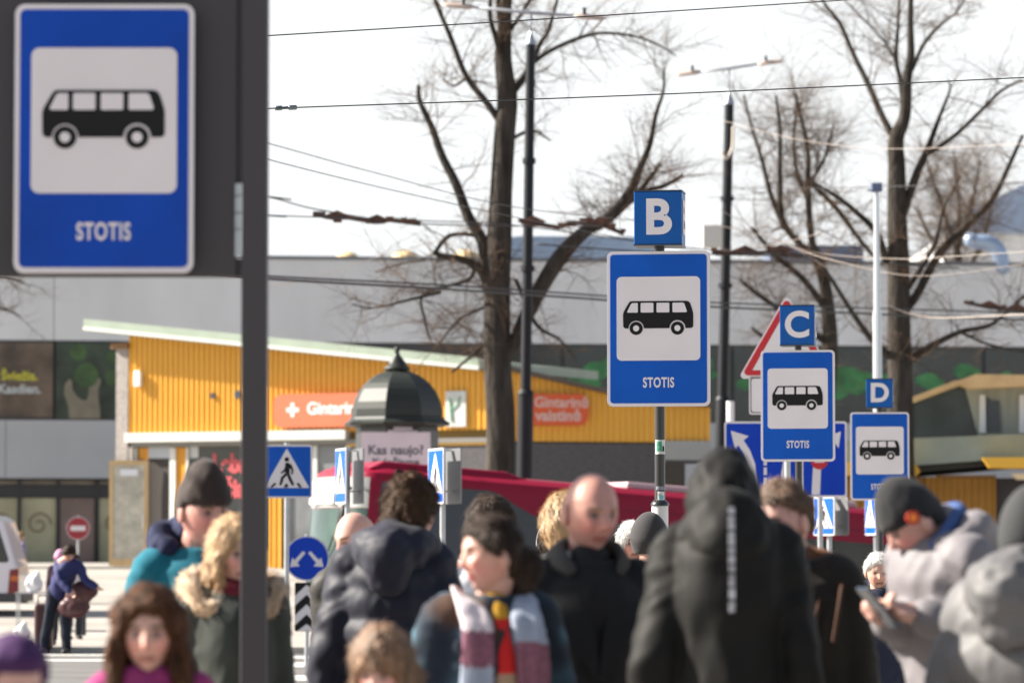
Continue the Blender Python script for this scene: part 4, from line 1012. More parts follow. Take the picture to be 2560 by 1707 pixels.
        for z, x, y in zz:
            m = 1.
            if puff and z < 1.42: m = 1 + puff*(abs(math.sin(math.pi*(z-hem)/pitch))**.6 - .65)
            rr.append([ln(math.cos(a)*x*wd*rx*m, math.sin(a)*y*ry*m, z) for a in [2*math.pi*i/32 for i in range(32)]])
        q.rings(rr)
        md = (lambda L: 1 + puff*1.6*(abs(math.sin(math.pi*L/pitch))**.6 - .65)) if puff else None
        for S in 'LR':
            sh, el, wr = j['sh'+S], j['el'+S], j['wr'+S]
            inn = sh + (ln(0, 0, 1.40)-sh)*.35
            e = el.lerp(wr, sleeve_end)
            q.chain([inn, sh + Vector((0, 0, -.005-shd)), sh.lerp(el, .5), el, el.lerp(e, .5), e], [.070*sr, .072*sr, .070*sr, .064*sr, .057*sr, .048*sr], 16, 8, md)
        if collar: q.tube([ln(math.sin(a)*.075, -math.cos(a)*.07+.01, 1.47+collar*.5) for a in lin(R(20), R(340), 14)], .03+collar*.3, 8)
        def crease(c):
            w_ = sm((abs(c.x - s.lean[0]*clamp((c.z-.93)/.8)) - .10)/.06); u_ = 1 - 2*abs(noise.noise(Vector((c.x*5 + 2, c.y*5, c.z*15 + c.x*9))))
            v_ = 1 - 2*abs(noise.noise(Vector((c.x*9, c.y*9, c.z*3.5 + 8))))
            return .0065*w_*u_**3 + .0045*(1-w_)*v_**4
        return blob(name, q, mats, s.t, voxel, 3, dfun=crease if fold else None, disp=(fold[0]*.7, fold[1], (1, 1, .6), (fold[0]*.5, fold[1]*1.9)) if fold else None, matf=matf, colf=colf)
    def trousers(s, m, r=1.):
        q = MB(); j = s.j
        for S in 'LR': q.chain([j['hi'+S] + Vector((0, 0, .03)), j['kn'+S], j['an'+S] + Vector((0, 0, .02))], [.105*r, .078*r, .066*r], 14, 6)
        q.ell((0, 0, .94), (.165, .125, .13))
        return blob('trousers', q, m, s.t, .018, 3, disp=(.012, 8))
    def shoes(s, m=None):
        m = m or mat('shoe dark', (.03, .028, .026), .5)
        for S in 'LR':
            a = s.j['an'+S]; q = MB(); q.chain([a + Vector((0, .04, -.02)), a + Vector((0, -.05, -.035)), a + Vector((0, -.17, -.05))], [.052, .048, .036], 12, 4)
            blob('shoe', q, m, s.t, .014, 2)
    def shell(s, name, zf, thick, m, noise_amp=.0, nsc=(60, 60, 14), top=0., wide=0., voxel=.0075, smooth=2, extra=None, flat=None, fr=0., colf=None, mats=None, matf=None, dfun=None, strands=None, sl=.036, sw=.0014):
        """hair or hat: follows the skull where zf() says so, sinks inside elsewhere"""
        q = MB()
        if strands is None: strands = 4600 if name == 'hair' else 0
        def fn(x, y, z):
            p = face_pt(x, y, z, 0) if y > 0 or z > .3 else Vector((x*.076, y*.089, z*.118))
            if y < 0: p.y = min(p.y, y*.089)
            lim = zf(x, y); w = sm((z - lim + .06)/.12)
            r = 1 - .16*(1-w)
            d = Vector((x, y, z))
            nn = noise_amp*noise.noise(Vector((x*5, y*5, z*3 + 4))) if noise_amp else 0
            p = p*r + d*(thick*(1 + .2*max(0, z)) + nn)*w
            p.z += top*w*max(0, z)**2; p.x += math.copysign(wide*w, x)*abs(x); p.y -= fr*w*clamp(-y)*clamp(z)
            return s.HM @ p
        q.rings(head_grid(fn, 48, 36))
        if extra: extra(q)
        def df(c):
            p = s.HMi @ c
            return noise_amp*.35*noise.noise(Vector((p.x*nsc[0], p.y*nsc[1], p.z*nsc[2]))) if noise_amp else 0
        o = blob(name, q, mats or m, s.t, voxel, smooth, dfun=dfun or df, matf=matf)
        if strands: s.strands(o, strands, sl, sw)
        return o
    def strands(s, o, n, L, wdt):
        me = o.data; rnd = random.Random(n + len(me.vertices)); H3 = s.HM.to_3x3(); bm = bmesh.new(); bm.from_mesh(me)
        vs = [(v.co.copy(), v.normal.copy()) for v in me.vertices]; sc = s.hs
        for _ in range(n):
            c, nn = rnd.choice(vs); p = s.HMi @ c
            if (p.x/.078)**2 + (p.y/.098)**2 + (p.z/.118)**2 < 1.05 and p.z > -.13: continue
            fl = (H3 @ Vector((rnd.gauss(0, .35) + p.x*4, .55 + rnd.gauss(0, .3), -.75 + rnd.gauss(0, .25)))).normalized()
            if p.z < -.05: fl = Vector((rnd.gauss(0, .25), rnd.gauss(0, .25), -1)).normalized()
            d = (fl - nn*fl.dot(nn)); 
            if d.length < .1: continue
            d.normalize(); w = d.cross(nn).normalized()*wdt*rnd.uniform(.6, 1.3); ll = L*rnd.uniform(.5, 1.5); out = rnd.uniform(.02, .30)
            bend = w.normalized()*rnd.gauss(0, .25)
            P = [c - nn*.002, c + d*ll*.4 + nn*out*ll*.5 + bend*ll*.2, c + d*ll + nn*out*ll*.6 + bend*ll*.7]
            a = [bm.verts.new(P[0]-w), bm.verts.new(P[0]+w), bm.verts.new(P[1]-w*.8), bm.verts.new(P[1]+w*.8), bm.verts.new(P[2])]
            for f in ((a[0], a[1], a[3], a[2]), (a[2], a[3], a[4])): ff = bm.faces.new(f); ff.smooth = True
        bm.to_mesh(me); bm.free()
    def locks(s, q, n, L, rnd, spread=.1, r=.018, z0=-.02, back=True, front=.02):
        for i in range(n):
            a = R(65 + 230*i/(n-1)) ; x = math.sin(a); y = -math.cos(a)
            p0 = Vector((x*.080, y*.095, z0 + rnd.uniform(0, .03)))
            P = [s.HM @ p0]; ll = L*rnd.uniform(.85, 1.1)
            for k in range(1, 6):
                t = k/5
                P.append(s.HM @ Vector((p0.x*(1+spread*t*2.2) + rnd.gauss(0, .008), p0.y*(1+.25*t) + rnd.gauss(0, .008), p0.z - ll*t)))
            q.chain(P, [r*1.0, r*1.25, r*1.3, r*1.2, r*.9, r*.4], 7, 3)
    def hood_down(s, m, thick=.05, back=.10, z=1.475, wid=1., name='hood', mats=None, matf=None, fold=(.012, 12), drop=.10, voxel=.012, front=.55):
        z += .015; q = MB(); ln = s.ln; P = []; W2 = []
        for i in range(15):
            a = R(-180 + 360*i/14)      # 0 = back
            if abs(math.degrees(a)) > 180*front + 40: continue
            c = math.cos(a); P.append(ln(math.sin(a)*.115*wid, .02 + c*(.085 if c < 0 else .10), z + .035*c)); W2.append(thick*(.62 + .38*(c*.5+.5)))
        q.chain(P, W2, 12, 3)
        q.chain([ln(0, .05, z+.03), ln(0, .10+back*.5, z-drop*.2), ln(0, .10+back*.6, z-drop)], [thick*1.35*wid, thick*1.6*wid, thick*1.1*wid], 14, 4)
        q.chain([ln(-.07*wid, .08+back*.3, z+.0), ln(.07*wid, .08+back*.3, z+.0)], [thick*1.3, thick*1.3], 12, 4)
        return blob(name, q, mats or m, s.t, voxel, 3, disp=(fold[0], fold[1], (1, 1, 1), (fold[0], fold[1]*2)), matf=matf)
    def fur(s, pts, r, m, seed=1, n=900, L=.028, name='fur_trim', parent=None):
        rnd = random.Random(seed); q = MB(); q.chain(pts, [r*.75]*len(pts), 8, 5)
        P = [Vector(p) for p in pts]
        for _ in range(n):
            i = rnd.randrange(len(P)-1); t = rnd.random(); c = P[i].lerp(P[i+1], t)
            d = Vector((rnd.gauss(0, 1), rnd.gauss(0, 1), rnd.gauss(0, 1))).normalized(); a = c + d*r*.6; b = c + d*(r*.6+L*rnd.uniform(.5, 1.2)) + Vector((0, 0, -.004))
            u = d.orthogonal().normalized()*.0035; w = d.cross(u).normalized()*.0035
            q.add([a+u, a-u*.5+w, a-u*.5-w, b], [(0, 1, 3), (1, 2, 3), (2, 0, 3)])
        return q.build(name, m, parent or s.t, smooth=True)
    def strap(s, pts, w, th, m, name='strap'):
        q = MB(); P = [Vector(p) for p in pts]; q.chain(P, [w]*len(P), 8, 4); return q.build(name, m, s.t, smooth=True)
    def cover(s):    # plain dark trousers and shoes, out of frame in the photograph
        s.trousers(fabric('dark trousers', (.03, .032, .04))); s.shoes()
# ------------------------------------------------------------------ bus stop signs
def van_outline():
    s = 983.; f = lambda x, y: ((x - 1000)/s, -(y - 285)/s)
    body = [(846,570),(1160,570),(1172,573),(1181,583),(1189,605),(1197,632),(1199,645),(1199,712),(1195,721),(1186,725),(1155,725)]
    for i in range(1, 12): a = math.pi*i/12; body.append((1109+46*math.cos(a), 725-46*math.sin(a)))
    body += [(1063,725),(917,725)]
    for i in range(1, 12): a = math.pi*i/12; body.append((873+44*math.cos(a), 725-44*math.sin(a)))
    body += [(829,725),(811,725),(802,720),(799,708),(798,645),(802,630),(828,585),(836,574)]
    wins = [[(843,588),(850,581),(880,580),(883,584),(883,631),(879,635),(826,635),(822,630)]]
    for a, b in ((899, 972), (990, 1063)): wins.append([(a+3,580),(b-3,580),(b,584),(b,631),(b-3,635),(a+3,635),(a,631),(a,584)])
    wins.append([(1085,580),(1140,580),(1149,586),(1163,629),(1160,635),(1085,635),(1081,631),(1081,584)])
    return [f(*p) for p in body], [[f(*p) for p in w] for w in wins], [f(873, 725), f(1109, 725)]
VB, VW, VC = van_outline()
def stop_panel(t, zc_top, w=.6, h=.9, blue=None):
    """sign face built in the local xz plane around x=0, top at zc_top, facing -y"""
    blue = blue or M_sblue
    up = lambda L: [(x, zc_top + z) for x, z in L]
    q = MB(); q.prism(rrect(0, zc_top - h/2, w, h, .035), 0, .018); pl = q.build('sign_plate', mat('sign back', (.35, .35, .36), .45, metal=.6), t, bevel=.003)
    q = MB(); q.prism(rrect(0, zc_top - h/2, w*.995, h*.997, .034), -.003, -.0005); q.build('white_border', M_swhite, t)
    q = MB(); q.prism(rrect(0, zc_top - h/2, w-.038, h-.038, .02), -.006, -.0035); q.build('blue_field', blue, t)
    q = MB(); q.prism(rrect(0, zc_top - .391, .486, .486, .028), -.009, -.0065); wf = q.build('white_field', M_swhite, t)
    q = MB(); q.prism(up(VB), -.012, -.0095); sy = q.build('bus_symbol', M_sblack, wf)
    for w_ in VW: q = MB(); q.prism(up(w_), -.0145, -.0125); q.build('symbol_window', M_swhite, wf)
    for c in VC: q = MB(); q.disc(c[0], c[1] + zc_top, .038, -.012, -.0095); q.build('symbol_wheel', M_sblack, wf)
    for c in VC: q = MB(); q.disc(c[0], c[1] + zc_top, .0175, -.0145, -.0125, 28); q.build('symbol_hub', M_swhite, wf)
    text('STOTIS', .080, 0, zc_top - .764, -.0075, M_swhite, t, bold=.0022, sx=.66, spacing=1.10, thick=.001)
    for z in (-.12, -.72): q = MB(); q.span(-.12, .12, .019, .045, zc_top+z-.02, zc_top+z+.02); q.build('bracket', M_galv, t)
def stop_sign(px, top, Y, letter, ctop, cbot, cl, cr, pw, yaw, label):
    p = at(px, top, Y); g = gz(p.x, Y); o = Vector((p.x, Y, g)); k = Y/F
    t = empty('bus_stop_sign', o, label, 'bus stop sign', 'bus stop signs', rz=yaw)
    zt = p.z - g; stop_panel(t, zt)
    x0 = (cl-px)*k; x1 = (cr-px)*k; z1 = zt + (top-ctop)*k; z0 = zt + (top-cbot)*k; w = x1-x0; cx = (x0+x1)/2
    q = MB(); q.span(x0, x1, -.05, .17, z0, z1); cb = q.build('letter_box', M_sblueC, t, bevel=.004)
    q = MB(); q.span(x0-.003, x1+.003, -.053, .173, z1+.001, z1+.008); q.span(x0-.003, x1+.003, -.053, .173, z0-.008, z0-.001); q.build('box_lid', mat('box edge', (.03, .045, .08), .4), cb)
    text(letter, (z1-z0)*.92, cx - .0, (z0+z1)/2 - .004, -.053, M_swhite, cb, bold=.009, sx=1.0, thick=.001)
    text(letter, (z1-z0)*.92, 0, 0, 0, M_swhite, cb, bold=.0055, sx=1.02, thick=.001, M=Matrix.Translation((x1+.003, .06, (z0+z1)/2-.004)) @ Matrix.Rotation(R(90), 4, 'Z'))
    q = MB(); q.tube([(0, .06, 0), (0, .06, z0)], pw/2, 20); q.build('pole', M_pole, t, smooth=True, angle=50)
    return t, zt
tB, zB = stop_sign(1646, 628, 22.2, 'B', 480, 612, 1587, 1707, .060, R(-8), 'sharp blue bus stop sign with letter B cube on its black pole')
q = MB(); z = zB - .595*0 ; sl_ = zB - (1265-628)*22.2/F
q.tube([(0, .06, 0), (0, .06, sl_)], .048, 20); q.build('white_sleeve', mat('sleeve white', (.6, .59, .57), .45, var=.1, vs=6), tB, smooth=True, angle=50)
q = MB(); q.tube([(0, .06, sl_), (0, .06, sl_+.012), (0, .06, sl_+.022), (0, .06, sl_+.034)], [.053, .053, .046, .034], 20); q.build('collar', M_pole, tB, smooth=True, angle=50)
def stick(t, zc, h, a0, a1, r, m, name='sticker', off=.0008):
    q = MB(); n = 8; P = []
    for z in (zc-h/2, zc+h/2):
        for i in range(n+1): a = R(a0+(a1-a0)*i/n); P.append(((r+off)*math.sin(a), .06-(r+off)*math.cos(a), z))
    q.add(P, [(i, i+1, i+n+2, i+n+1) for i in range(n)]); return q.build(name, m, t)
k22 = 22.2/F
zs = zB - (1118-628)*k22
s1 = stick(tB, zs, .082, -50, 80, .03, mat('sticker white', (.55, .56, .54), .5, var=.5, vs=40))
stick(tB, zs+.004, .060, -35, 30, .03, mat('sticker green', (.05, .26, .15), .5, var=.6, vs=60), 'sticker_print', .0016)
stick(tB, zs-.010, .030, 35, 60, .03, M_sblack, 'sticker_print', .0016)
zs = zB - (1240-628)*k22
stick(tB, zs, .050, -20, 60, .03, MATS['sticker white'])
stick(tB, zs-.008, .022, 0, 50, .03, mat('sticker teal', (.10, .40, .42), .5), 'sticker_print', .0016)
stick(tB, zs+.045, .020, -40, 70, .03, mat('sticker grey', (.18, .19, .22), .5, var=.6, vs=90))
stop_sign(1994, 875, 31.0, 'C', 765, 862, 1951, 2037, .056, R(-9), 'blue bus stop sign with letter C cube, standing before the warning triangle')
stop_sign(2199, 1030, 39.2, 'D', 948, 1018, 2166, 2232, .056, R(-6), 'blue bus stop sign with letter D cube, farthest and smallest, above the beanie')

# the nearest sign on its dark shelter panel
def shelter():
    Y = 12.8; k = Y/F
    P = lambda px, py: at(px, py, Y)
    o = P(635, 1364); o.z = 0; o.y = Y
    t = empty('shelter_frame', o, 'dark grey steel post and info panel close to the camera carrying the nearest sign', 'shelter')
    mg = mat('anthracite steel', (.038, .032, .037), .5, var=.06, vs=3)
    q = MB(); x0 = P(603, 800).x - o.x; x1 = P(667, 800).x - o.x
    q.span(x0, x1, 0, .09, 0, 3.7); q.build('post', mg, t, bevel=.004)
    zb = P(300, 691).z; xl = -2.2
    q = MB(); q.span(xl, P(590, 600).x - o.x, .02, .06, zb, 3.7); q.build('panel', mg, t, bevel=.003)
    z0 = P(595, 690).z
    q = MB(); q.span(P(590.5, 600).x - o.x, x0 - .001, .03, .05, zb, P(0, 645).z); q.span(P(590.5, 600).x - o.x, x0 - .001, .03, .05, P(0, 456).z, 3.7); q.build('joint_plate', mat('joint dark', (.03, .027, .03), .5), t)
    q = MB(); q.span(P(587, 600).x - o.x, P(602, 600).x - o.x, .006, .016, P(0, 642).z, P(0, 459).z); st = q.build('glass_strip', mat('pale glass strip', (.38, .42, .44), .15), t)
    q = MB()
    for py in (490, 532, 573): q.span(P(587, 600).x - o.x, P(602, 600).x - o.x, .002, .005, P(0, py+1).z, P(0, py-1).z)
    q.build('strip_joint', M_sblack, st)
    p = P(267, 17)
    s = empty('bus_stop_sign', (p.x, Y - .06, 0), 'largest blurred blue bus stop sign without letter cube, fixed on dark panel at the left', 'bus stop sign', 'bus stop signs', rz=0)
    stop_panel(s, p.z, blue=mat('sign blue near', (.001, .050, .36), .45, spec=.2, var=.22, vs=1.6))
shelter()

# ------------------------------------------------------------------ other road signs
def ped_face(t, zc, s, y, blue):
    """pedestrian crossing sign of side s centred at zc, facing -y at depth y"""
    q = MB(); q.prism(rrect(0, zc, s, s*1.04, .03*s/.6), y, y+.012); q.build('sign_plate', MATS['sign back'], t)
    q = MB(); q.prism(rrect(0, zc, s*.995, s*1.035, .03*s/.6), y-.003, y-.0005); q.build('white_border', M_swhite, t)
    q = MB(); q.prism(rrect(0, zc, s*.93, s*.97, .015), y-.006, y-.0035); q.build('blue_field', blue, t)
    f = lambda x, z: (x*s, zc + z*s)
    q = MB(); q.prism([f(0, .45), f(-.44, -.32), f(.44, -.32)], y-.009, y-.0065); w = q.build('white_triangle', M_swhite, t)
    q = MB(); Y0 = y-.012; Y1 = y-.0095
    q.disc(*f(.0, .235), .045*s, Y0, Y1, 20)
    for pts in ([(-.03,.17),(.04,.17),(.06,.10),(.055,-.05),(-.03,-.03),(-.035,.08)], [(.03,.17),(.10,.12),(.13,.02),(.115,-.06),(.085,-.055),(.095,.02),(.05,.08)],
                [(-.03,.10),(-.06,.03),(-.12,-.02),(-.105,-.045),(-.03,.0),(-.01,.06)], [(-.03,-.03),(.02,-.06),(-.06,-.14),(-.10,-.27),(-.145,-.265),(-.115,-.12)],
                [(.0,-.04),(.055,-.05),(.15,-.265),(.10,-.275),(.02,-.13)],
                [(-.33,-.31),(-.27,-.31),(-.20,-.24),(-.24,-.22)], [(-.06,-.31),(.03,-.31),(.015,-.24),(-.025,-.24)], [(.24,-.31),(.30,-.31),(.235,-.22),(.19,-.24)]):
        q.prism([f(*p) for p in pts], Y0, Y1)
    q.build('walking_figure', M_sblack, w)
def galv_post(t, z, x=0, y=.05, r=.03):
    q = MB(); q.tube([(x, y, 0), (x, y, z)], r, 14); q.build('post', M_galv, t, smooth=True, angle=50)
Y = 45; p = at(717, 1178, Y); g = gz(p.x, Y)
t = empty('crossing_sign', (p.x, Y, g), 'square blue pedestrian crossing sign facing us right of the dark post', 'traffic sign', 'pedestrian crossing signs', rz=R(2))
s = 128*Y/F; ped_face(t, p.z-g, s, 0, M_sblue); galv_post(t, p.z-g+s*.56)
M_sbl_l = mat('sign blue light', (.03, .22, .70), .4)
def vee_sign(px, py, Y, hpx, label, yaw=-76, y2=52):
    p = at(px, py, Y); g = gz(p.x, Y); s = hpx*Y/F/1.04
    t = empty('crossing_sign', (p.x, Y, g), label, 'traffic sign', 'pedestrian crossing signs', rz=R(yaw))
    ped_face(t, p.z-g, s, -.045, M_sblue)
    zc = p.z - g
    M = Matrix.Rotation(R(-12), 4, 'Z') @ Matrix.Translation((0, .10, 0))
    q = MB(); q.prism(rrect(0, zc, s, s*1.04, .03), .09, .105)
    q.v = [v + Vector((0, .05, 0)) for v in q.v]; q.build('rear_plate', mat('sign back dark', (.20, .20, .21), .45, metal=.5), t)
    for zq in (.47, -.3): q = MB(); q.span(-.05, .05, -.03, .12, zc+s*zq, zc+s*(zq+.03)); q.build('bracket', M_galv, t)
    galv_post(t, zc+s*.54, 0, .03)
vee_sign(862, 1190, 42, 138, 'edge-on sunlit crossing sign above the hood of the dark puffer jacket')
vee_sign(1100, 1190, 41, 138, 'edge-on sunlit crossing sign right of the puffer man\'s brown hair', yaw=-72)
vee_sign(2068, 1290, 44, 96, 'sunlit edge-on crossing sign below the lane sign', yaw=-60)
vee_sign(2184, 1285, 56, 104, 'tiny edge-on crossing sign below the D sign', yaw=-80)

# twin arrow sign with chevron plate on a galvanised post
Y = 51; t, h = round_sign(767, 1395, Y, .60, 'round blue sign with two white arrows above a black and white chevron plate', M_sblue2)
for sg in (-1, 1):
    q = MB(); f = lambda x, z: (x*sg*.6, h + z*.6)
    q.prism([f(.03, .12), f(.085, .16), f(.27, -.04), f(.32, .02), f(.37, -.19), f(.15, -.17), f(.21, -.10)], -.013, -.010); q.build('white_arrow', M_swhite, t)
q = MB(); k = Y/F; zc = h - (1516-1395)*k; w = 60*k; hh = 122*k
q.prism(rrect(0, zc, w, hh, .02), .0, .012); ch = q.build('chevron_plate', M_sblack, t)
for i in range(3):
    q = MB(); c = zc + hh/2 - .03 - i*hh*.40; a = hh*.20; dz = w*.46
    lo = zc - hh/2
    def cl(z): return max(z, lo+.004)
    if i < 2: q.prism([(0, c), (w*.49, c-dz), (w*.49, c-dz-a), (0, c-a), (-w*.49, c-dz-a), (-w*.49, c-dz)], -.004, -.001)
    else: q.prism([(0, c), (w*.40, cl(c-dz)), (-w*.40, cl(c-dz))], -.004, -.001)
    q.build('white_chevron', M_swhite, ch)
q = MB(); q.tube([(0, .045, 0), (0, .045, .03), (0, .045, .04)], [.12, .11, .05], 14); q.build('base_plate', M_galv, t)

# warning triangle with plate below
Y = 37; p = at(1967, 845, Y); g = gz(p.x, Y); k = Y/F
t = empty('warning_sign', (p.x+.0, Y, g), 'red edged warning triangle half hidden behind the C sign, small white plate below', 'traffic sign', rz=R(-6))
zc = p.z - g
def tri(sc, c=0): 
    P = []
    for (x, z, a0) in ((0, .5, 30), (-.58, -.5, 150), (.58, -.5, 270)):
        for i in range(7): a = R(a0 + 120*i/6); P.append((x*sc*k*200 + .035*math.cos(a), zc + (z*sc + c)*k*200 + .035*math.sin(a)))
    return P
q = MB(); q.prism(tri(.92), 0, .012); q.build('sign_plate', M_swhite, t)
q = MB(); q.prism(tri(.84), -.004, -.001); q.build('red_border', M_sred, t)
q = MB(); q.prism([(0, zc+.36*k*200), (-.43*k*200, zc-.40*k*200), (.43*k*200, zc-.40*k*200)], -.008, -.005); q.build('white_field', M_swhite, t)
q = MB(); q.prism(rrect(-.0, zc-(988-845)*k, 190*k, 96*k, .025), 0, .012); q.build('lower_plate', M_swhite, t)
q = MB(); q.prism(rrect(-.0, zc-(988-845)*k, 182*k, 88*k, .02), -.004, -.001); q.build('plate_line', M_sblack, t)
q = MB(); q.prism(rrect(-.0, zc-(988-845)*k, 178*k, 84*k, .02), -.008, -.005); q.build('plate_field', M_swhite, t)
galv_post(t, zc)
# lane arrow sign
Y = 42; k = Y/F; p = at(1905, 1148, Y); g = gz(p.x, Y)
t = empty('lane_sign', (p.x, Y, g), 'wide blue lane direction sign with white arrows behind the C sign', 'traffic sign', rz=R(-2))
zc = p.z - g; X = lambda px: (px-1905)*k; Z = lambda py: zc + (1148-py)*k
def panel(x0, x1):
    q = MB(); q.prism(rrect((X(x0)+X(x1))/2, zc, X(x1)-X(x0), 190*k, .03), 0, .012); q.build('sign_plate', MATS['sign back'], t)
    q = MB(); q.prism(rrect((X(x0)+X(x1))/2, zc, (X(x1)-X(x0))*.995, 189.5*k, .03), -.003, -.0005); q.build('white_border', M_swhite, t)
    q = MB(); q.prism(rrect((X(x0)+X(x1))/2, zc, X(x1)-X(x0)-10*k, 179*k, .02), -.006, -.0035); q.build('blue_field', M_sblue2, t)
panel(1811, 2000); panel(2003, 2117)
def flat(pts, name, m, y=-.009): q = MB(); q.prism([(X(a), Z(b)) for a, b in pts], y, y+.0024); q.build(name, m, t)
flat([(1827, 1076), (1872, 1090), (1859, 1100), (1875, 1125), (1888, 1160), (1893, 1236), (1872, 1236), (1868, 1165), (1858, 1135), (1846, 1112), (1838, 1124)], 'white_arrow', M_swhite)
flat([(1950, 1236), (1953, 1180), (1962, 1130), (1950, 1130), (1965, 1090), (1985, 1130), (1974, 1130), (1969, 1180), (1972, 1236)], 'white_arrow', M_swhite)
for a, b in ((1100, 1115), (1125, 1140), (1148, 1163), (1168, 1187), (1193, 1213), (1219, 1236)): flat([(1909, a), (1917, a), (1917, b), (1909, b)], 'lane_dash', M_swhite)
flat([(2028, 1236), (2032, 1170), (2060, 1120), (2085, 1095), (2078, 1088), (2102, 1078), (2096, 1120), (2088, 1108), (2068, 1135), (2052, 1170), (2049, 1236)], 'white_arrow', M_swhite)
q = MB(); q.disc(X(2048), Z(1152), 21*k, -.014, -.0095); q.build('red_disc', M_sred, t)
q = MB(); q.span(X(2036), X(2060), -.017, -.0145, Z(1156), Z(1148)); q.build('white_bar', M_swhite, t)
galv_post(t, zc+.4, X(1860)); galv_post(t, zc+.4, X(2050))
for q_ in ((1826, 995), ):
    Y2 = 70; p = at(1826, 1030, Y2); gg = gz(p.x, Y2); q = MB(); q.tube([(0, 0, 0), (0, 0, at(1826, 1003, Y2).z-gg)], .07, 10)
    thing1(q, 'bollard_post', mat('white post', (.75, .75, .76), .5), (p.x, Y2, gg), 'short white post top seen between dark pole and blue lane sign', 'post')

# ------------------------------------------------------------------ white van at the left edge
def van():
    Y = 75; k = Y/F; p = at(43, 1364, Y); g = gz(p.x, Y); o = Vector((p.x, Y, g))
    t = empty('parked_van', o, 'white van with dark rear side window, cut off by the left edge', 'van')
    prof = [(-4.8, .45), (-4.85, .8), (-4.6, 1.0), (-3.8, 1.15), (-3.2, 1.85), (-2.9, 1.95), (-.45, 1.95), (-.28, 1.86), (-.06, 1.1), (0, .95), (.02, .40), (-.1, .32), (-4.6, .32)]
    q = MB(); q.prism(prof, 0, 1.85); q.build('body', mat('van white', (.62, .60, .66), .3, coat=.6), t, bevel=.05)
    q = MB(); q.prism([(-.98, 1.06), (-.96, 1.70), (-.92, 1.74), (-.42, 1.74), (-.36, 1.70), (-.16, 1.08), (-.2, 1.04), (-.94, 1.04)], -.01, .0-.001); q.build('window', M_dkgl, t)
    q = MB(); q.prism([(-2.6, 1.06), (-2.6, 1.74), (-1.1, 1.74), (-1.1, 1.06)], -.01, -.001); q.build('window', M_dkgl, t)
    q = MB(); q.prism([(-.18, .42), (-.14, .90), (.035, .92), (.035, .42)], -.012, -.002); q.build('tail_lamp', mat('lamp red', (.18, .015, .02), .25), t)
    q = MB(); q.prism([(-.13, .68), (-.12, .78), (.036, .78), (.036, .68)], -.016, -.0125); q.build('tail_lamp_band', mat('lamp orange', (.5, .12, .02), .3), t)
    q = MB(); q.span(-.7, .1, -.02, 1.87, .26, .45); q.build('bumper', mat('bumper grey', (.05, .05, .055), .6), t, bevel=.03)
    for x in (-.95, -3.9):
        for y in (-.01, 1.66): q = MB(); q.disc(x, .33, .33, y, y+.2, 24); q.build('wheel', MATS['tyre'], t)
    return t
v = van()

# bollard
def bollard(px, Y, label):
    p = at(px, 1364, Y); g = gz(p.x, Y)
    q = MB(); q.tube([(0, 0, 0), (0, 0, .95), (0, 0, 1.0)], [.055, .055, .03], 12); q.tube([(0, 0, .86), (0, 0, .90)], .07, 12)
    thing1(q, 'bollard', mat('bollard black', (.03, .035, .045), .5), (p.x, Y, g), label, 'bollard', smooth=True, angle=45)
bollard(209, 69, 'black bollard standing right of the bending man with the bag')

# low step in front of the shop
q = MB(); A = Vector((-16, 93.2, .75)); q.span(0, 9.5, 0, 1.0, 0, .35); o = q.build('step', M_kerb); o.location = A; o.rotation_euler.z = R(-4); o['kind'] = 'structure'

# suitcase, bags
def luggage():
    Y = 57.3; k = Y/F; p = at(111, 1364, Y); g = gz(p.x, Y); o = Vector((p.x, Y, g))
    t = empty('suitcase', o, 'tall dark maroon suitcase standing left of the bending man', 'suitcase')
    m = mat('maroon', (.055, .012, .014), .5, var=.2, vs=4)
    q = MB(); q.span(-.13, .13, -.14, .14, .05, .74); q.build('case', m, t, bevel=.04)
    q = MB(); q.tube([(-.09, 0, .74), (-.09, 0, .86), (.09, 0, .86), (.09, 0, .74)], .012, 6); q.build('handle', M_sblack, t)
    for x in (-.09, .09):
        for y in (-.1, .1): q = MB(); q.ell((x, y, .025), (.02, .02, .025)); q.build('wheel', M_sblack, t)
    p = at(205, 1480, 56.8); q = MB(); q.ell((0, 0, 0), (.26, .16, .17), Matrix.Rotation(R(-25), 4, 'Y')); q.ell((-.12, .02, -.22), (.24, .15, .16))
    q2 = blob('travel_bag', q, m, None, .02, 3, disp=(.02, 9)) 
    q2.location = p; tag(q2, 'dark maroon soft bag held in front of the bending man', 'bag')
    mw = mat('white plastic', (.6, .6, .62), .4)
    for i, (px, py, YY, s, lb) in enumerate(((54, 1535, 66, .14, 'small white carrier bag on the ground beside the van bumper'), (84, 1452, 71, .16, 'large pale carrier bag on the small folding table'))):
        p = at(px, py, YY); q = MB(); q.ell((0, 0, s), (s, s*.7, s*1.1)); q.ell((s*.3, 0, s*1.9), (s*.5, s*.3, s*.5))
        b = blob('carrier_bag', q, mw, None, .025, 2, disp=(.04, 8)); b.location = (p.x, YY, gz(p.x, YY) - .03 if i == 0 else gz(p.x, YY) + .70); tag(b, lb, 'bag')

    YY = 71; p = at(84, 1452, YY); g = gz(p.x, YY)
    t = empty('folding_table', (p.x, YY, g), 'small folding table with pale bags between van and pink hatted person', 'table')
    q = MB(); q.span(-.32, .32, -.25, .25, .67, .70); q.build('table_top', mat('table grey', (.3, .3, .32), .6), t)
    for x in (-.28, .28):
        for y in (-.2, .2): q = MB(); q.tube([(x, y, 0), (x, y, .67)], .015, 6); q.build('leg', M_galv, t)
luggage()
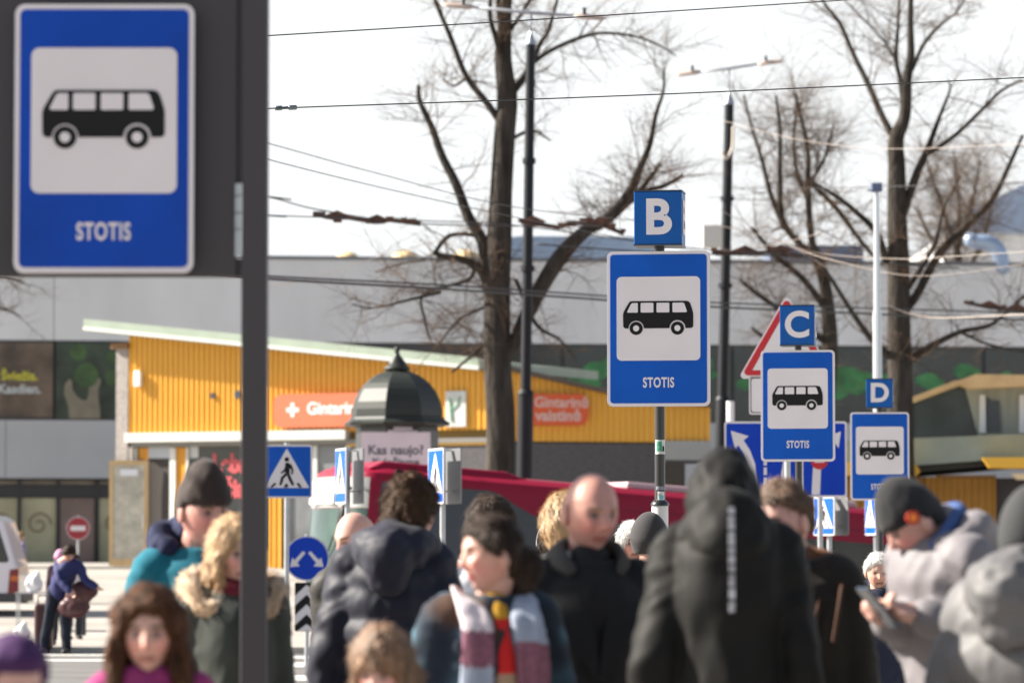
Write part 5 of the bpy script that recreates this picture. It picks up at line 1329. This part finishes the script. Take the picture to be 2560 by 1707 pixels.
# ------------------------------------------------------------------ the crowd
BLK = fabric('black coat cloth', (.008, .008, .009), .75, .3)
NAVY = fabric('navy down cloth', (.012, .013, .025), .58, .0, bs=120)
NAVY.node_tree.nodes['Principled BSDF'].inputs['Specular IOR Level'].default_value = .22
NAVY.node_tree.nodes['Principled BSDF'].inputs['Sheen Weight'].default_value = .08
def hz(front, side, back): return hair_len(front, side, back)

# --- tall man in a long black hooded down coat, seen from behind
f = Fig('person in hooded long black padded coat seen from behind, white print down the back', 1812, 1148, 11.3, 180, lean=(.0, -.03), wid=.84, hpitch=25, hoff=(0, -.10, -.12), H=1.985,
        arms=dict(shL=(.130, -.03, 1.405), shR=(-.130, -.03, 1.405), elL=(.19, .03, 1.08), wrL=(.15, -.14, .90), elR=(-.19, .03, 1.08), wrR=(-.18, -.10, .84)))
co = fabric('black padded cloth', (.008, .0075, .007), .62, .0, bs=110)
co.node_tree.nodes['Principled BSDF'].inputs['Specular IOR Level'].default_value = .13
co.node_tree.nodes['Principled BSDF'].inputs['Sheen Weight'].default_value = .03
f.jacket(co, hem=.50, rx=.92, ry=1.10, sr=.88, puff=.04, pitch=.17, fold=(.022, 6.5), hemr=1.0, name='coat')
def hx(q): q.chain([f.hc + Vector((0, .055, -.06)), f.hc + Vector((0, .075, -.16)), f.ln(0, .06, 1.42)], [.090, .098, .115], 16, 5); q.chain([f.ln(-.09, .02, 1.43), f.ln(0, .05, 1.48), f.ln(.09, .02, 1.43)], [.055, .085, .055], 14, 4)
f.shell('hood', lambda x, y: -1.1 if y > -.55 else .55, .018, co, noise_amp=.010, nsc=(14, 14, 12), top=.02, extra=hx, voxel=.010, smooth=4, dfun=lambda c: .008*noise.noise(c*9) + .005*(.5-abs(noise.noise(c*15))))
sp = mat('white print', (.42, .42, .45), .6, var=.5, vs=60)
q = MB(); rnd = random.Random(5); z = 1.50
while z > 1.24:
    h = rnd.choice((.010, .014, .018)); q.box(-.0, 0, z, .015, .004, h); z -= h + .004
for i in range(len(q.v)): q.v[i] = Vector((q.v[i].x + .0, .178 + q.v[i].y - .16*abs(q.v[i].z-1.26)**2*2, q.v[i].z))
pr = q.build('back_print', sp, f.t)
f.cover()

# --- bald man in black overcoat
f = Fig('bald person in black overcoat with pale collar edge, eyes lowered, centre of the crowd', 1475, 1184, 12.4, 14, hyaw=14, hpitch=8, skin=(.58, .30, .23), stub=.6, wid=1.0, hs=1.04, toff=.028, hoff=(0, 0, .028), lean=(.02, -.01), brow=(.30, .18, .13),
        arms=dict(elR=(-.21, .05, 1.12), wrR=(-.2, -.08, .88)))
oc = fabric('overcoat cloth', (.008, .008, .009), .8, .35, vs=20)
f.jacket(oc, hem=.55, rx=1.03, ry=1.05, sr=1.02, fold=(.014, 7), name='overcoat')
q = MB(); ln = f.ln
for sg in (-1, 1):
    q.rings([[ln(sg*x, y, z) for x, y, z in ((a[0], a[1], a[2]), (b[0], b[1], b[2]), (b[0]+.004, b[1]-.014, b[2]), (a[0], a[1]-.014, a[2]))] for a, b in
        (((.055, .075, 1.515), (.105, .085, 1.455)), ((.088, .01, 1.53), (.150, .0, 1.435)), ((.072, -.06, 1.49), (.155, -.075, 1.40)), ((.045, -.115, 1.42), (.135, -.135, 1.33)), ((.012, -.155, 1.27), (.075, -.16, 1.24)), ((.0, -.158, 1.15), (.012, -.16, 1.14)))])
q.build('lapel', oc, f.t, smooth=True, angle=60)
q = MB(); q.tube([ln(-.075, -.10, 1.47), ln(-.105, -.05, 1.505), ln(-.105, .02, 1.535), ln(-.07, .08, 1.55), ln(0, .10, 1.555), ln(.07, .08, 1.55), ln(.105, .02, 1.535), ln(.105, -.05, 1.505), ln(.075, -.10, 1.47)], [.018, .034, .036, .036, .034, .036, .036, .034, .018], 10, flat=.5); q.build('coat_collar', fabric('collar sunlit grey', (.05, .048, .046)), f.t, smooth=True)  # collar paler than the coat, sunlit grey put into its colour
q = MB(); q.chain([ln(0, -.005, 1.40), ln(0, -.01, 1.475), ln(0, -.01, 1.515)], [.09, .072, .066], 16, 4); q.ell(ln(0, -.085, 1.36), (.075, .065, .12)); blob('roll_neck', q, BLK, f.t, .011, 2)
q = MB(); q.tube([ln(-.066, .0, 1.53), ln(-.075, -.045, 1.50), ln(-.055, -.085, 1.465)], .009, 6); q.build('collar_edge', mat('pale lining', (.45, .52, .52), .7), f.t, smooth=True)
f.cover()

# --- man in dark navy puffer, back to us
f = Fig('brown haired person in shiny navy puffer jacket with bulky hood, back turned', 1030, 1182, 14.2, 172, hyaw=-18, hpitch=-8, wid=.88, lean=(-.045, -.02), hoff=(-.04, 0, 0), toff=.02, skin=(.58, .33, .25),
        arms=dict(elR=(-.225, .0, 1.12), wrR=(-.20, -.10, .90), elL=(.205, .03, 1.11), wrL=(.20, -.08, .86)))
f.jacket(NAVY, hem=.74, rx=1.08, ry=1.15, sr=1.06, puff=.15, pitch=.105, fold=(.014, 11), name='puffer_jacket', shd=-.01)
f.hood_down(NAVY, thick=.060, back=.085, z=1.485, wid=1.05, fold=(.010, 9), drop=.10)
f.shell('hair', hz(.45, -.10, -.62), .017, mat('hair brown', (.055, .028, .014), .6, spec=.2, var=.4, vs=40, stretch=(1, 1, .3), bump=.8, bs=90, dist=.01), noise_amp=.016, nsc=(70, 70, 40), top=.006)
f.cover()

# --- woman with scarf
f = Fig('person with pinned dark hair, checked scarf and blue green coat, face turned left', 1222, 1288, 11.6, 18, hyaw=-84, hpitch=2, hroll=0, fem=1, toff=.005, skin=(.66, .38, .29), wid=.93, hs=1.0, lean=(-.02, -.02), lip=(.5, .13, .12),
        arms=dict(elL=(.23, .04, 1.10), wrL=(.21, -.12, .90), elR=(-.225, .03, 1.10), wrR=(-.21, -.10, .88)))
mt = [fabric('coat teal', (.045, .105, .13)), fabric('coat navy', (.012, .018, .035)), fabric('coat rust', (.20, .09, .03)), fabric('coat pale', (.32, .42, .42))]
def mf(c):
    v = noise.noise(Vector((c.x*7, c.y*7, c.z*3.2))) + .25*noise.noise(c*22)
    return 0 if v > .14 else (1 if v > -.22 else (0 if v > -.30 else 2 if v < -.42 else 3))
CV = fabric('woven coat', (.05, .1, .13), vcol=True)
def cf(c):
    a = .5+.5*math.sin(c.z*42 + 3*noise.noise(c*5)); b = .5+.5*math.sin(c.x*34 + 2.5*noise.noise(c*6 + Vector((5, 1, 2)))); n = clamp(.5 + 1.1*noise.noise(Vector((c.x*9, c.y*9, c.z*4))))
    t = clamp((a*b*2.2*n)**1.4 + .04); w = clamp((noise.noise(c*6 + Vector((9, 9, 9)))-.18)*4)
    r_ = [.008 + .07*t, .012 + .15*t, .022 + .19*t]; br = (.10, .045, .018)
    return [r_[i]*(1-w*.6) + br[i]*w*.6 for i in range(3)]
f.jacket(CV, hem=.62, rx=1.03, ry=1.05, sr=1.08, fold=(.014, 8), name='coat', colf=cf, voxel=.012)
HB = mat('hair dark brown', (.034, .020, .013), .55, spec=.2, var=.5, vs=40, stretch=(1, 1, .3), bump=.8, bs=90, dist=.01)
def bun(q): q.ell(f.HM @ Vector((0, .115, -.035)), (.05, .055, .065)); q.ell(f.HM @ Vector((0, .10, -.09)), (.045, .045, .07))
f.shell('hair', hz(.50, -.05, -.62), .010, HB, noise_amp=.008, nsc=(80, 80, 30), extra=bun)
q = MB(); q.chain([f.ln(0, -.01, 1.38), f.ln(0, .0, 1.455)], [.085, .062], 14, 4); q.chain([f.ln(0, -.03, 1.485), f.ln(0, -.085, 1.43), f.ln(0, -.112, 1.30), f.ln(0, -.117, 1.08)], [.046, .046, .050, .055], 14, 5)
blob('jumper', q, [fabric('mustard knit', (.45, .24, .02)), fabric('red knit', (.55, .02, .02)), fabric('beige knit', (.35, .24, .16))], f.t, .012, 2, matf=lambda c: 0 if c.z > 1.435 else (1 if c.z > 1.27 else 2))
sc = [fabric('scarf white', (.62, .54, .56), bs=200), fabric('scarf mauve', (.20, .085, .12), bs=200, var=.3, vs=90), fabric('scarf blue grey', (.30, .34, .42), bs=200)]
def scarf(fg, xs, z1, seq, w=.058, parentname='scarf', y0=-.150):
    q = MB(); rs = []
    P = [(xs*.30, .09, 1.495), (xs*.72, .06, 1.512), (xs*.90, -.01, 1.505), (xs*.92, -.085, 1.478), (xs*.92, y0+.0, 1.40), (xs, y0-.012, 1.25), (xs*1.05, y0-.018, 1.10), (xs*1.1, y0-.010, z1)]
    cps = [Vector(p) for p in P]; pts = []
    for i in range(len(cps)-1):
        for t in range(7):
            t /= 7; p0 = cps[max(i-1, 0)]; p1 = cps[i]; p2 = cps[i+1]; p3 = cps[min(i+2, len(cps)-1)]
            pts.append(.5*((2*p1)+(p2-p0)*t+(2*p0-5*p1+4*p2-p3)*t*t+(3*p1-p0-3*p2+p3)*t**3))
    for i, p in enumerate(pts):
        ww = w*(.75 + .35*i/len(pts)); n = 16
        a_ = sm((i-10)/18.)
        wdir = Vector((a_ + (1-a_)*.55*abs(1), (1-a_)*-.1, (1-a_)*.35)).normalized() if xs > 0 else Vector((-(a_ + (1-a_)*.55), (1-a_)*-.1, (1-a_)*.35)).normalized()
        tdir = Vector((0, -1, .1)).normalized()
        rs.append([fg.ln(*(p + wdir*ww*math.cos(a) + tdir*(.018 + .006*math.sin(5*math.cos(a)+i*.2))*math.sin(a))) for a in [2*math.pi*k/n for k in range(n)]])
    q.rings(rs)
    def m_(c):
        for z, idx in seq:
            if c.z > z: return idx
        return seq[-1][1]
    return blob(parentname, q, sc, fg.t, .010, 2, disp=(.008, 14, (2, 2, .5)), matf=m_)
scarf(f, -.10, 1.02, ((1.40, 0), (1.29, 1), (1.17, 2), (0, 0)))
scarf(f, .085, .98, ((1.36, 2), (1.21, 1), (0, 0)))
f.cover()

# --- man with beanie and teal jacket
f = Fig('person in dark brown beanie and teal and red jacket with navy hood', 508, 1168, 13.9, 14, hyaw=22, hpitch=6, hoff=(.02, -.03, 0), skin=(.60, .32, .26), toff=.035, wid=.90, lean=(.0, -.03), hs=1.0,
        arms=dict(elR=(-.225, .03, 1.12), wrR=(-.22, -.08, .88)))
tl = [fabric('teal fleece', (.006, .11, .16)), fabric('red fleece', (.42, .012, .012)), fabric('navy fleece', (.012, .016, .05))]
f.jacket(tl, hem=.76, rx=1.0, ry=1.05, sr=.98, fold=(.012, 7), matf=lambda c: 0 if c.z > 1.245 else (1 if c.z > 1.12 else 2), voxel=.012)
f.hood_down(tl[2], thick=.052, back=.11, z=1.515, wid=1.05, drop=.07)
BN = mat('brown knit', (.024, .014, .012), .9, sheen=.1, bump=.5, bs=160, dist=.003, stretch=(1, 1, .3))
f.shell('beanie', lambda x, y: .22 if y < 0 else (.0 if y < .4 else -.35), .016, BN, top=.045, noise_amp=.006, nsc=(30, 30, 20), voxel=.008, smooth=3)
f.cover()

# --- blonde woman in green parka behind the post
f = Fig('blonde person in green parka with fur trimmed hood behind the dark post', 585, 1283, 13.25, 12, hyaw=20, hpitch=6, fem=1, skin=(.66, .42, .33), wid=.80, lean=(0, -.01), hs=1.0, toff=.02, brow=(.35, .24, .14))
GP = fabric('olive parka', (.035, .040, .034), .7)
f.jacket(GP, hem=.60, rx=1.0, ry=1.08, sr=1.0, fold=(.016, 7), name='parka')
BL = mat('hair blonde', (.42, .27, .14), .5, var=.35, vs=40, stretch=(1, 1, .25), bump=.8, bs=90, dist=.01)
rn = random.Random(3)
f.shell('hair', hz(.45, -.5, -.9), .018, BL, noise_amp=.010, nsc=(80, 80, 18), extra=lambda q: f.locks(q, 9, .13, rn, spread=.05, r=.016))
f.hood_down(GP, thick=.05, back=.11, z=1.46, wid=1.25)
FUR = mat('fur beige', (.42, .29, .18), .9, var=.35, vs=30, sheen=.4)
q = [f.ln(math.sin(R(a))*.160 , .03 + math.cos(R(a))*.13, 1.505 + .05*math.cos(R(a)) - .035*(abs(a) > 120)) for a in range(-150, 151, 20)]
f.fur(q, .052, FUR, 4, 3200, .030)
q = MB(); q.chain([f.ln(0, -.03, 1.43), f.ln(0, -.02, 1.50)], [.085, .075], 12, 4); blob('scarf', q, fabric('burgundy knit', (.12, .012, .022)), f.t, .012, 2, disp=(.012, 14))
q = MB(); q.ell(f.HM @ Vector((-.078, -.035, -.022)), (.012, .02, .011)); q.build('red_earpiece', mat('red plastic', (.7, .05, .02), .4), f.t, smooth=True)
f.cover()

# --- girl with long brown hair
f = Fig('girl with long curly brown hair and pink top at the bottom left', 375, 1446, 10.2, 2, hyaw=-3, hpitch=3, fem=1, skin=(.62, .37, .28), wid=.86, hs=1.08, toff=.035, lean=(0, -.01))
PK = fabric('pink knit', (.23, .026, .115), .8)
f.jacket(PK, hem=.80, rx=.98, ry=.95, sr=.95, fold=(.008, 9), name='pink_top', collar=.03)
HC = mat('hair chestnut', (.060, .024, .010), .6, spec=.15, var=.6, vs=30, stretch=(1, 1, .25), bump=.9, bs=80, dist=.012)
rn2 = random.Random(9)
def lk(q):
    f.locks(q, 16, .40, rn2, spread=.33, r=.025, z0=.0); f.locks(q, 13, .36, rn2, spread=.50, r=.022, z0=-.05)
f.shell('hair', hz(.50, -.45, -.9), .022, HC, noise_amp=.014, nsc=(70, 70, 16), wide=.010, extra=lk, voxel=.009, smooth=3, dfun=lambda c: .012*noise.noise(Vector((c.x*38, c.y*38, c.z*13))) + .006*noise.noise(c*70))
f.cover()

# --- child at the bottom centre
f = Fig('child with light brown fringe looking down, only the top of the head in view', 962, 1574, 10.6, -12, hyaw=-8, hpitch=20, fem=1, skin=(.68, .42, .34), wid=.85, hs=1.12)
rn3 = random.Random(12)
f.shell('hair', hz(.22, -.4, -.9), .020, mat('hair light brown', (.17, .09, .045), .5, var=.5, vs=35, stretch=(1, 1, .25), bump=.9, bs=80, dist=.01), noise_amp=.012, nsc=(80, 80, 16), extra=lambda q: f.locks(q, 15, .22, rn3, spread=.20, r=.022))
f.jacket(fabric('pale pink coat', (.62, .42, .46)), hem=.75, rx=1.05, ry=1.05, sr=1.0, fold=(.012, 8))
f.cover()

# --- purple hooded person at the corner
f = Fig('person in purple hood cut off by the bottom left corner', 30, 1583, 8.6, 15, hyaw=20, fem=1, hs=1.0, skin=(.62, .36, .28), toff=.03, wid=.92, hpitch=12)
PU = fabric('purple cloth', (.045, .014, .07), .8)
f.shell('hood', lambda x, y: -1.1 if y > -.25 else .55, .030, PU, noise_amp=.008, nsc=(14, 14, 12), top=.01, extra=lambda q: q.chain([f.hc + Vector((0, .04, -.08)), f.ln(0, .03, 1.42)], [.105, .15], 14, 5), voxel=.011, smooth=4)
f.jacket([PU, BLK], hem=.7, rx=1.12, ry=1.08, sr=1.15, matf=lambda c: 1 if (c.y < -.03 and abs(c.x) < .13) else 0, name='cloak')
f.cover()

# --- man looking at a phone
f = Fig('person in black beanie with orange badge bent over a phone', 2262, 1192, 12.0, -68, hyaw=-6, hpitch=34, hoff=(0, -.045, -.105), H=1.90, hs=.88, skin=(.60, .35, .28), wid=1.0, lean=(0, -.17), stub=.4, voxel=.0075,
        arms=dict(elL=(.215, .06, 1.15), wrL=(.165, -.24, 1.275), elR=(-.20, -.03, 1.17), wrR=(.03, -.28, 1.265), handL=(-.35, -1, .15), handR=(.5, -1, .15), curlL=(.8, 0, 0), curlR=(.8, 0, 0)))
GM = [fabric('grey mauve shell', (.165, .152, .162), .6, .15), fabric('blue lining', (.045, .085, .22))]
f.jacket(GM[0], hem=.72, rx=1.06, ry=1.06, sr=1.05, fold=(.022, 7), sleeve_end=1.0, belly=.0)
f.hood_down(GM[0], thick=.052, back=.08, z=1.475, wid=1.05, mats=GM, matf=lambda c: 0, fold=(.016, 9))
q = MB(); q.chain([f.ln(-.085, -.05, 1.47), f.ln(-.075, .03, 1.54), f.ln(0, .085, 1.57), f.ln(.075, .03, 1.54), f.ln(.085, -.05, 1.47)], [.020, .028, .032, .028, .020], 10, 5)
blob('hood_lining', q, GM[1], f.t, .011, 2, disp=(.012, 12))
BK = mat('black knit', (.008, .008, .010), .92, sheen=.08, bump=.5, bs=160, dist=.003)
f.shell('beanie', lambda x, y: .18 if y < 0 else (-.02 if y < .4 else -.35), .017, BK, top=.030, voxel=.008, smooth=3, noise_amp=.004, nsc=(20, 20, 20))
a = f.HM; q = MB(); q.ell(Vector((0, 0, 0)), (.018, .006, .018)); 
T = a @ Matrix.Translation((.087, -.02, .035)) @ Matrix.Rotation(R(90), 4, 'Z')
q.v = [T @ v for v in q.v]; bd = q.build('round_badge', mat('badge orange', (.85, .22, .02), .6), f.t, smooth=True)
q = MB(); q.lathe([(.018, -.004), (.023, -.004), (.023, .004), (.018, .004)], n=24); q.v = [T @ Matrix.Rotation(R(90), 4, 'X') @ v for v in q.v]; q.build('badge_ring', mat('badge red', (.42, .03, .01), .6), f.t)
q = MB(); q.span(-.055, .055, -.006, .006, .0, .005)
Tp = Matrix.Translation(f.j['wrL'].lerp(f.j['wrR'], .3) + Vector((0, -.115, .026))) @ Matrix.Rotation(R(-48), 4, 'X')
ph = f.t.matrix_world
q = MB(); q.box(0, 0, 0, .076, .155, .009); 
bpy.context.view_layer.update()
o_ = q.build('phone', mat('phone black', (.02, .03, .05), .15, coat=.5), None, bevel=.003)
o_.matrix_world = f.t.matrix_world @ Tp; tag(o_, 'dark phone held by the person in the grey mauve jacket', 'phone')
f.cover()

# --- light grey puffer at right edge
f = Fig('person in dark beanie and light grey puffer jacket at the right edge', 2576, 1228, 11.0, 150, hpitch=0, skin=(.6, .36, .28), wid=1.06, lean=(.0, -.02), toff=.02,
        arms=dict(elL=(.26, .0, 1.13), wrL=(.22, -.16, .96), elR=(-.26, .0, 1.13), wrR=(-.22, -.16, .96)))
LG = fabric('light grey down cloth', (.105, .102, .105), .55, .0, bs=110)
f.jacket(LG, hem=.72, rx=1.20, ry=1.22, sr=1.10, puff=.16, pitch=.16, fold=(.012, 8), name='puffer_jacket')
f.hood_down(LG, thick=.066, back=.10, z=1.475, wid=1.15, fold=(.018, 9))
f.shell('beanie', lambda x, y: .2 if y < 0 else -.45, .018, mat('charcoal knit', (.02, .021, .023), .9, sheen=.1, bump=.5, bs=160, dist=.003), top=.02, voxel=.009, smooth=3)
f.cover()

# --- man with brown hair and backpack behind the black coat
f = Fig('brown haired person with rust backpack straps just right of the black hooded coat', 1962, 1214, 12.9, -22, hyaw=-26, hpitch=10, skin=(.60, .34, .27), wid=1.06, stub=.3, lean=(.0, -.03), hoff=(0, -.02, 0))
f.jacket([fabric('dark brown coat', (.014, .011, .008)), fabric('blue shirt', (.02, .02, .11))], hem=.70, rx=1.18, ry=1.25, sr=1.15, fold=(.014, 8), name='coat', matf=lambda c: 1 if (c.y < -.09 and -.06 < c.x < .06) else 0)
f.shell('hair', hz(.58, .30, -.4), .012, mat('hair mid brown', (.11, .058, .03), .55, var=.4, vs=40, bump=.8, bs=90, dist=.01), noise_amp=.010, nsc=(70, 70, 40), top=.010)
f.hood_down(fabric('brown lining', (.13, .05, .018)), thick=.045, back=.12, z=1.45, wid=1.3)
f.fur([f.ln(.06, .20, 1.47), f.ln(.12, .19, 1.45), f.ln(.18, .14, 1.43), f.ln(.21, .07, 1.41)], .030, mat('fur pale', (.55, .48, .40), .9, var=.3, vs=30), 8, 700, .025)
for x0 in (.10, .17):
    f.strap([f.ln(x0, .10, 1.46), f.ln(x0+.03, -.04, 1.45), f.ln(x0+.045, -.14, 1.36), f.ln(x0+.03, -.155, 1.25)], .007, .004, fabric('rust strap', (.05, .022, .012)))
f.cover()

# --- heads further back
def back_person(label, px, top, Y, yaw, hairm, jm, hairz=(.45, -.1, -.6), thick=.016, **k):
    st = k.pop('shell', {}); jk = k.pop('jk', {}); hood = k.pop('hood', None)
    f = Fig(label, px, top, Y, yaw, voxel=.011, **k)
    if hairm is not None: f.shell('hair', hz(*hairz), thick, hairm, noise_amp=.012, nsc=(70, 70, 30), voxel=.009, **st)
    f.jacket(jm, voxel=.016, **jk); f.cover()
    if hood: f.hood_down(hood, thick=.05, back=.09, z=1.48, voxel=.015)
    return f
BW = fabric('brownish black coat', (.022, .020, .018), .6)
back_person('bald person peeking out left of the navy puffer jacket', 893, 1280, 16.5, -20, None, BW, hyaw=-35, hpitch=14, skin=(.62, .36, .28), jk=dict(rx=.95, puff=.1, fold=(.012, 10)), wid=.85, lean=(-.0, -.05))
back_person('dark haired person in white top directly behind the scarf wearer', 1225, 1250, 16.2, 12, HB, fabric('white shirt', (.70, .70, .74)), hyaw=10, skin=(.55, .30, .22), wid=1.12, thick=.020, hairz=(.55, -.05, -.6), jk=dict(rx=1.1))
back_person('light blonde person right behind the bald head, only hair showing', 1412, 1243, 17.5, 170, BL, BW, thick=.024, hairz=(.4, -.5, -.95), hs=1.05, skin=(.66, .42, .33))
hp = back_person('curly haired person with headphones peeking over the overcoat collar', 1388, 1306, 22.0, 175, HB, fabric('grey cloth', (.2, .2, .21)), thick=.022, hairz=(.4, -.6, -.95))
q = MB(); q.tube([hp.HM @ Vector((math.sin(a)*.102, -.01, math.cos(a)*.142)) for a in lin(R(-95), R(95), 16)], .009, 8); q.build('headphone_band', mat('headphone grey', (.55, .56, .58), .35), hp.t, smooth=True)
bb = back_person('person in dark grey beanie, low between overcoat and black padded coat', 1622, 1290, 22.0, 165, None, fabric('dark grey cloth', (.05, .05, .055)), toff=.02)
bb.shell('beanie', lambda x, y: .2 if y < 0 else -.6, .022, mat('grey knit', (.022, .020, .022), .9, sheen=.1, bump=.4, bs=120, dist=.003), top=.02, wide=.01, voxel=.010, smooth=3)
back_person('white haired person glimpsed left of the dark grey beanie', 1580, 1312, 24.0, 10, mat('hair white', (.62, .60, .57), .6, var=.2, vs=40, bump=.8, bs=90, dist=.01), BW, thick=.022, hairz=(.4, -.5, -.9))
WH = MATS['hair white']
op = back_person('elderly white haired person in navy hooded coat below the D sign', 2194, 1387, 24.5, 4, WH, fabric('navy coat', (.012, .016, .035), .65), thick=.016, hairz=(.58, .05, -.5), skin=(.62, .38, .28), hpitch=8, wid=1.05, hood=fabric('navy coat', (.012, .016, .035), .65), jk=dict(hem=.6, rx=1.1, sr=1.15, fold=(.016, 8)), brow=(.35, .3, .25), hs=1.04)
q = MB(); q.box(.09, -.172, 1.32, .045, .004, .012); q.build('chest_badge', mat('badge pale', (.55, .55, .58), .5), op.t)
back_person('person in black, partly seen between scarf and overcoat', 1290, 1395, 19, 170, HB, BW, thick=.03, hairz=(.4, -.6, -.95))

# --- people on the square at the far left
NV = fabric('navy cloth', (.022, .026, .10), .7); DK = fabric('dark blue trousers', (.010, .013, .024))
def far(label, px, top, Y, yaw, H=None, **k):
    return Fig(label, px, top, Y, yaw, voxel=.016, H=H, **k)
Y = 57; k = Y/F
fb = Fig('dark haired person in navy jacket bending over a maroon bag beside the tall suitcase', 196, 1372, Y, -12, H=1.72, voxel=.014, lean=(.30, -.38), hoff=(.04, -.05, -.12), hyaw=45, hpitch=35, skin=(.55, .30, .22), legs=dict(anR=(-.27, .05, .09), knR=(-.17, 0, .5), anL=(.12, .0, .09), knL=(.10, -.03, .5)),
        arms=dict(shL=(.36, -.20, 1.34), shR=(.06, -.22, 1.36), elL=(.48, -.22, 1.12), wrL=(.66, -.26, 1.02), elR=(.12, -.36, 1.12), wrR=(.30, -.42, .95)))
fb.t.location.x = at(150, 1364, Y).x; fb.t.location.y = Y
def bend_jacket(fg):
    q = MB(); j = fg.j; sh = (j['shL']+j['shR'])*.5
    q.chain([Vector((0, 0, .95)), Vector((.08, -.08, 1.13)), sh + Vector((-.03, .02, -.06)), sh + Vector((.03, -.02, .04))], [.165, .17, .175, .11], 18, 6)
    for S in 'LR': q.chain([sh, j['sh'+S], j['el'+S], j['wr'+S]], [.09, .078, .065, .05], 12, 6)
    return blob('jacket', q, NV, fg.t, .018, 3, disp=(.015, 9))
bend_jacket(fb)
fb.trousers(DK, 1.1); fb.shoes()
q = MB(); q.ell((.02, .10, 1.02), (.14, .08, .045)); blob('shirt_tail', q, fabric('pale shirt', (.6, .62, .6)), fb.t, .015, 2)
fb.shell('hair', hz(.45, -.1, -.6), .018, HB, noise_amp=.01, voxel=.012)
fp = far('seated person in pink knitted hat and dark coat behind the tall suitcase', 151, 1357, 62, 8, H=1.50, fem=1, toff=.0, skin=(.55, .30, .24), hpitch=15)
fp.shell('knitted_hat', lambda x, y: .15 if y < 0 else -.5, .028, fabric('pink knit hat', (.50, .26, .38)), top=.03, wide=.015, voxel=.014, smooth=3)
fp.jacket([fabric('dark plum coat', (.035, .018, .03)), fabric('pink scarf', (.55, .16, .14))], hem=.62, rx=1.0, ry=1.05, voxel=.018, matf=lambda c: 1 if (c.y < -.07 and abs(c.x) < .05 and c.z > 1.22) else 0); fp.cover()
fk = far('black haired person in white top beyond the bending person', 186, 1372, 66, 30, H=1.45, skin=(.5, .28, .2))
fk.shell('hair', hz(.4, -.1, -.6), .022, HB, voxel=.013); fk.jacket(fabric('pale top', (.5, .48, .5)), hem=.8, voxel=.018); fk.cover()
fl = far('person in lilac top half hidden behind the white van', 50, 1378, 79, 120, H=1.45, skin=(.6, .36, .3))
fl.shell('hair', hz(.4, -.1, -.6), .02, BL, voxel=.013); fl.jacket(fabric('lilac cloth', (.22, .19, .32)), hem=.8, rx=1.1, voxel=.018); fl.cover()
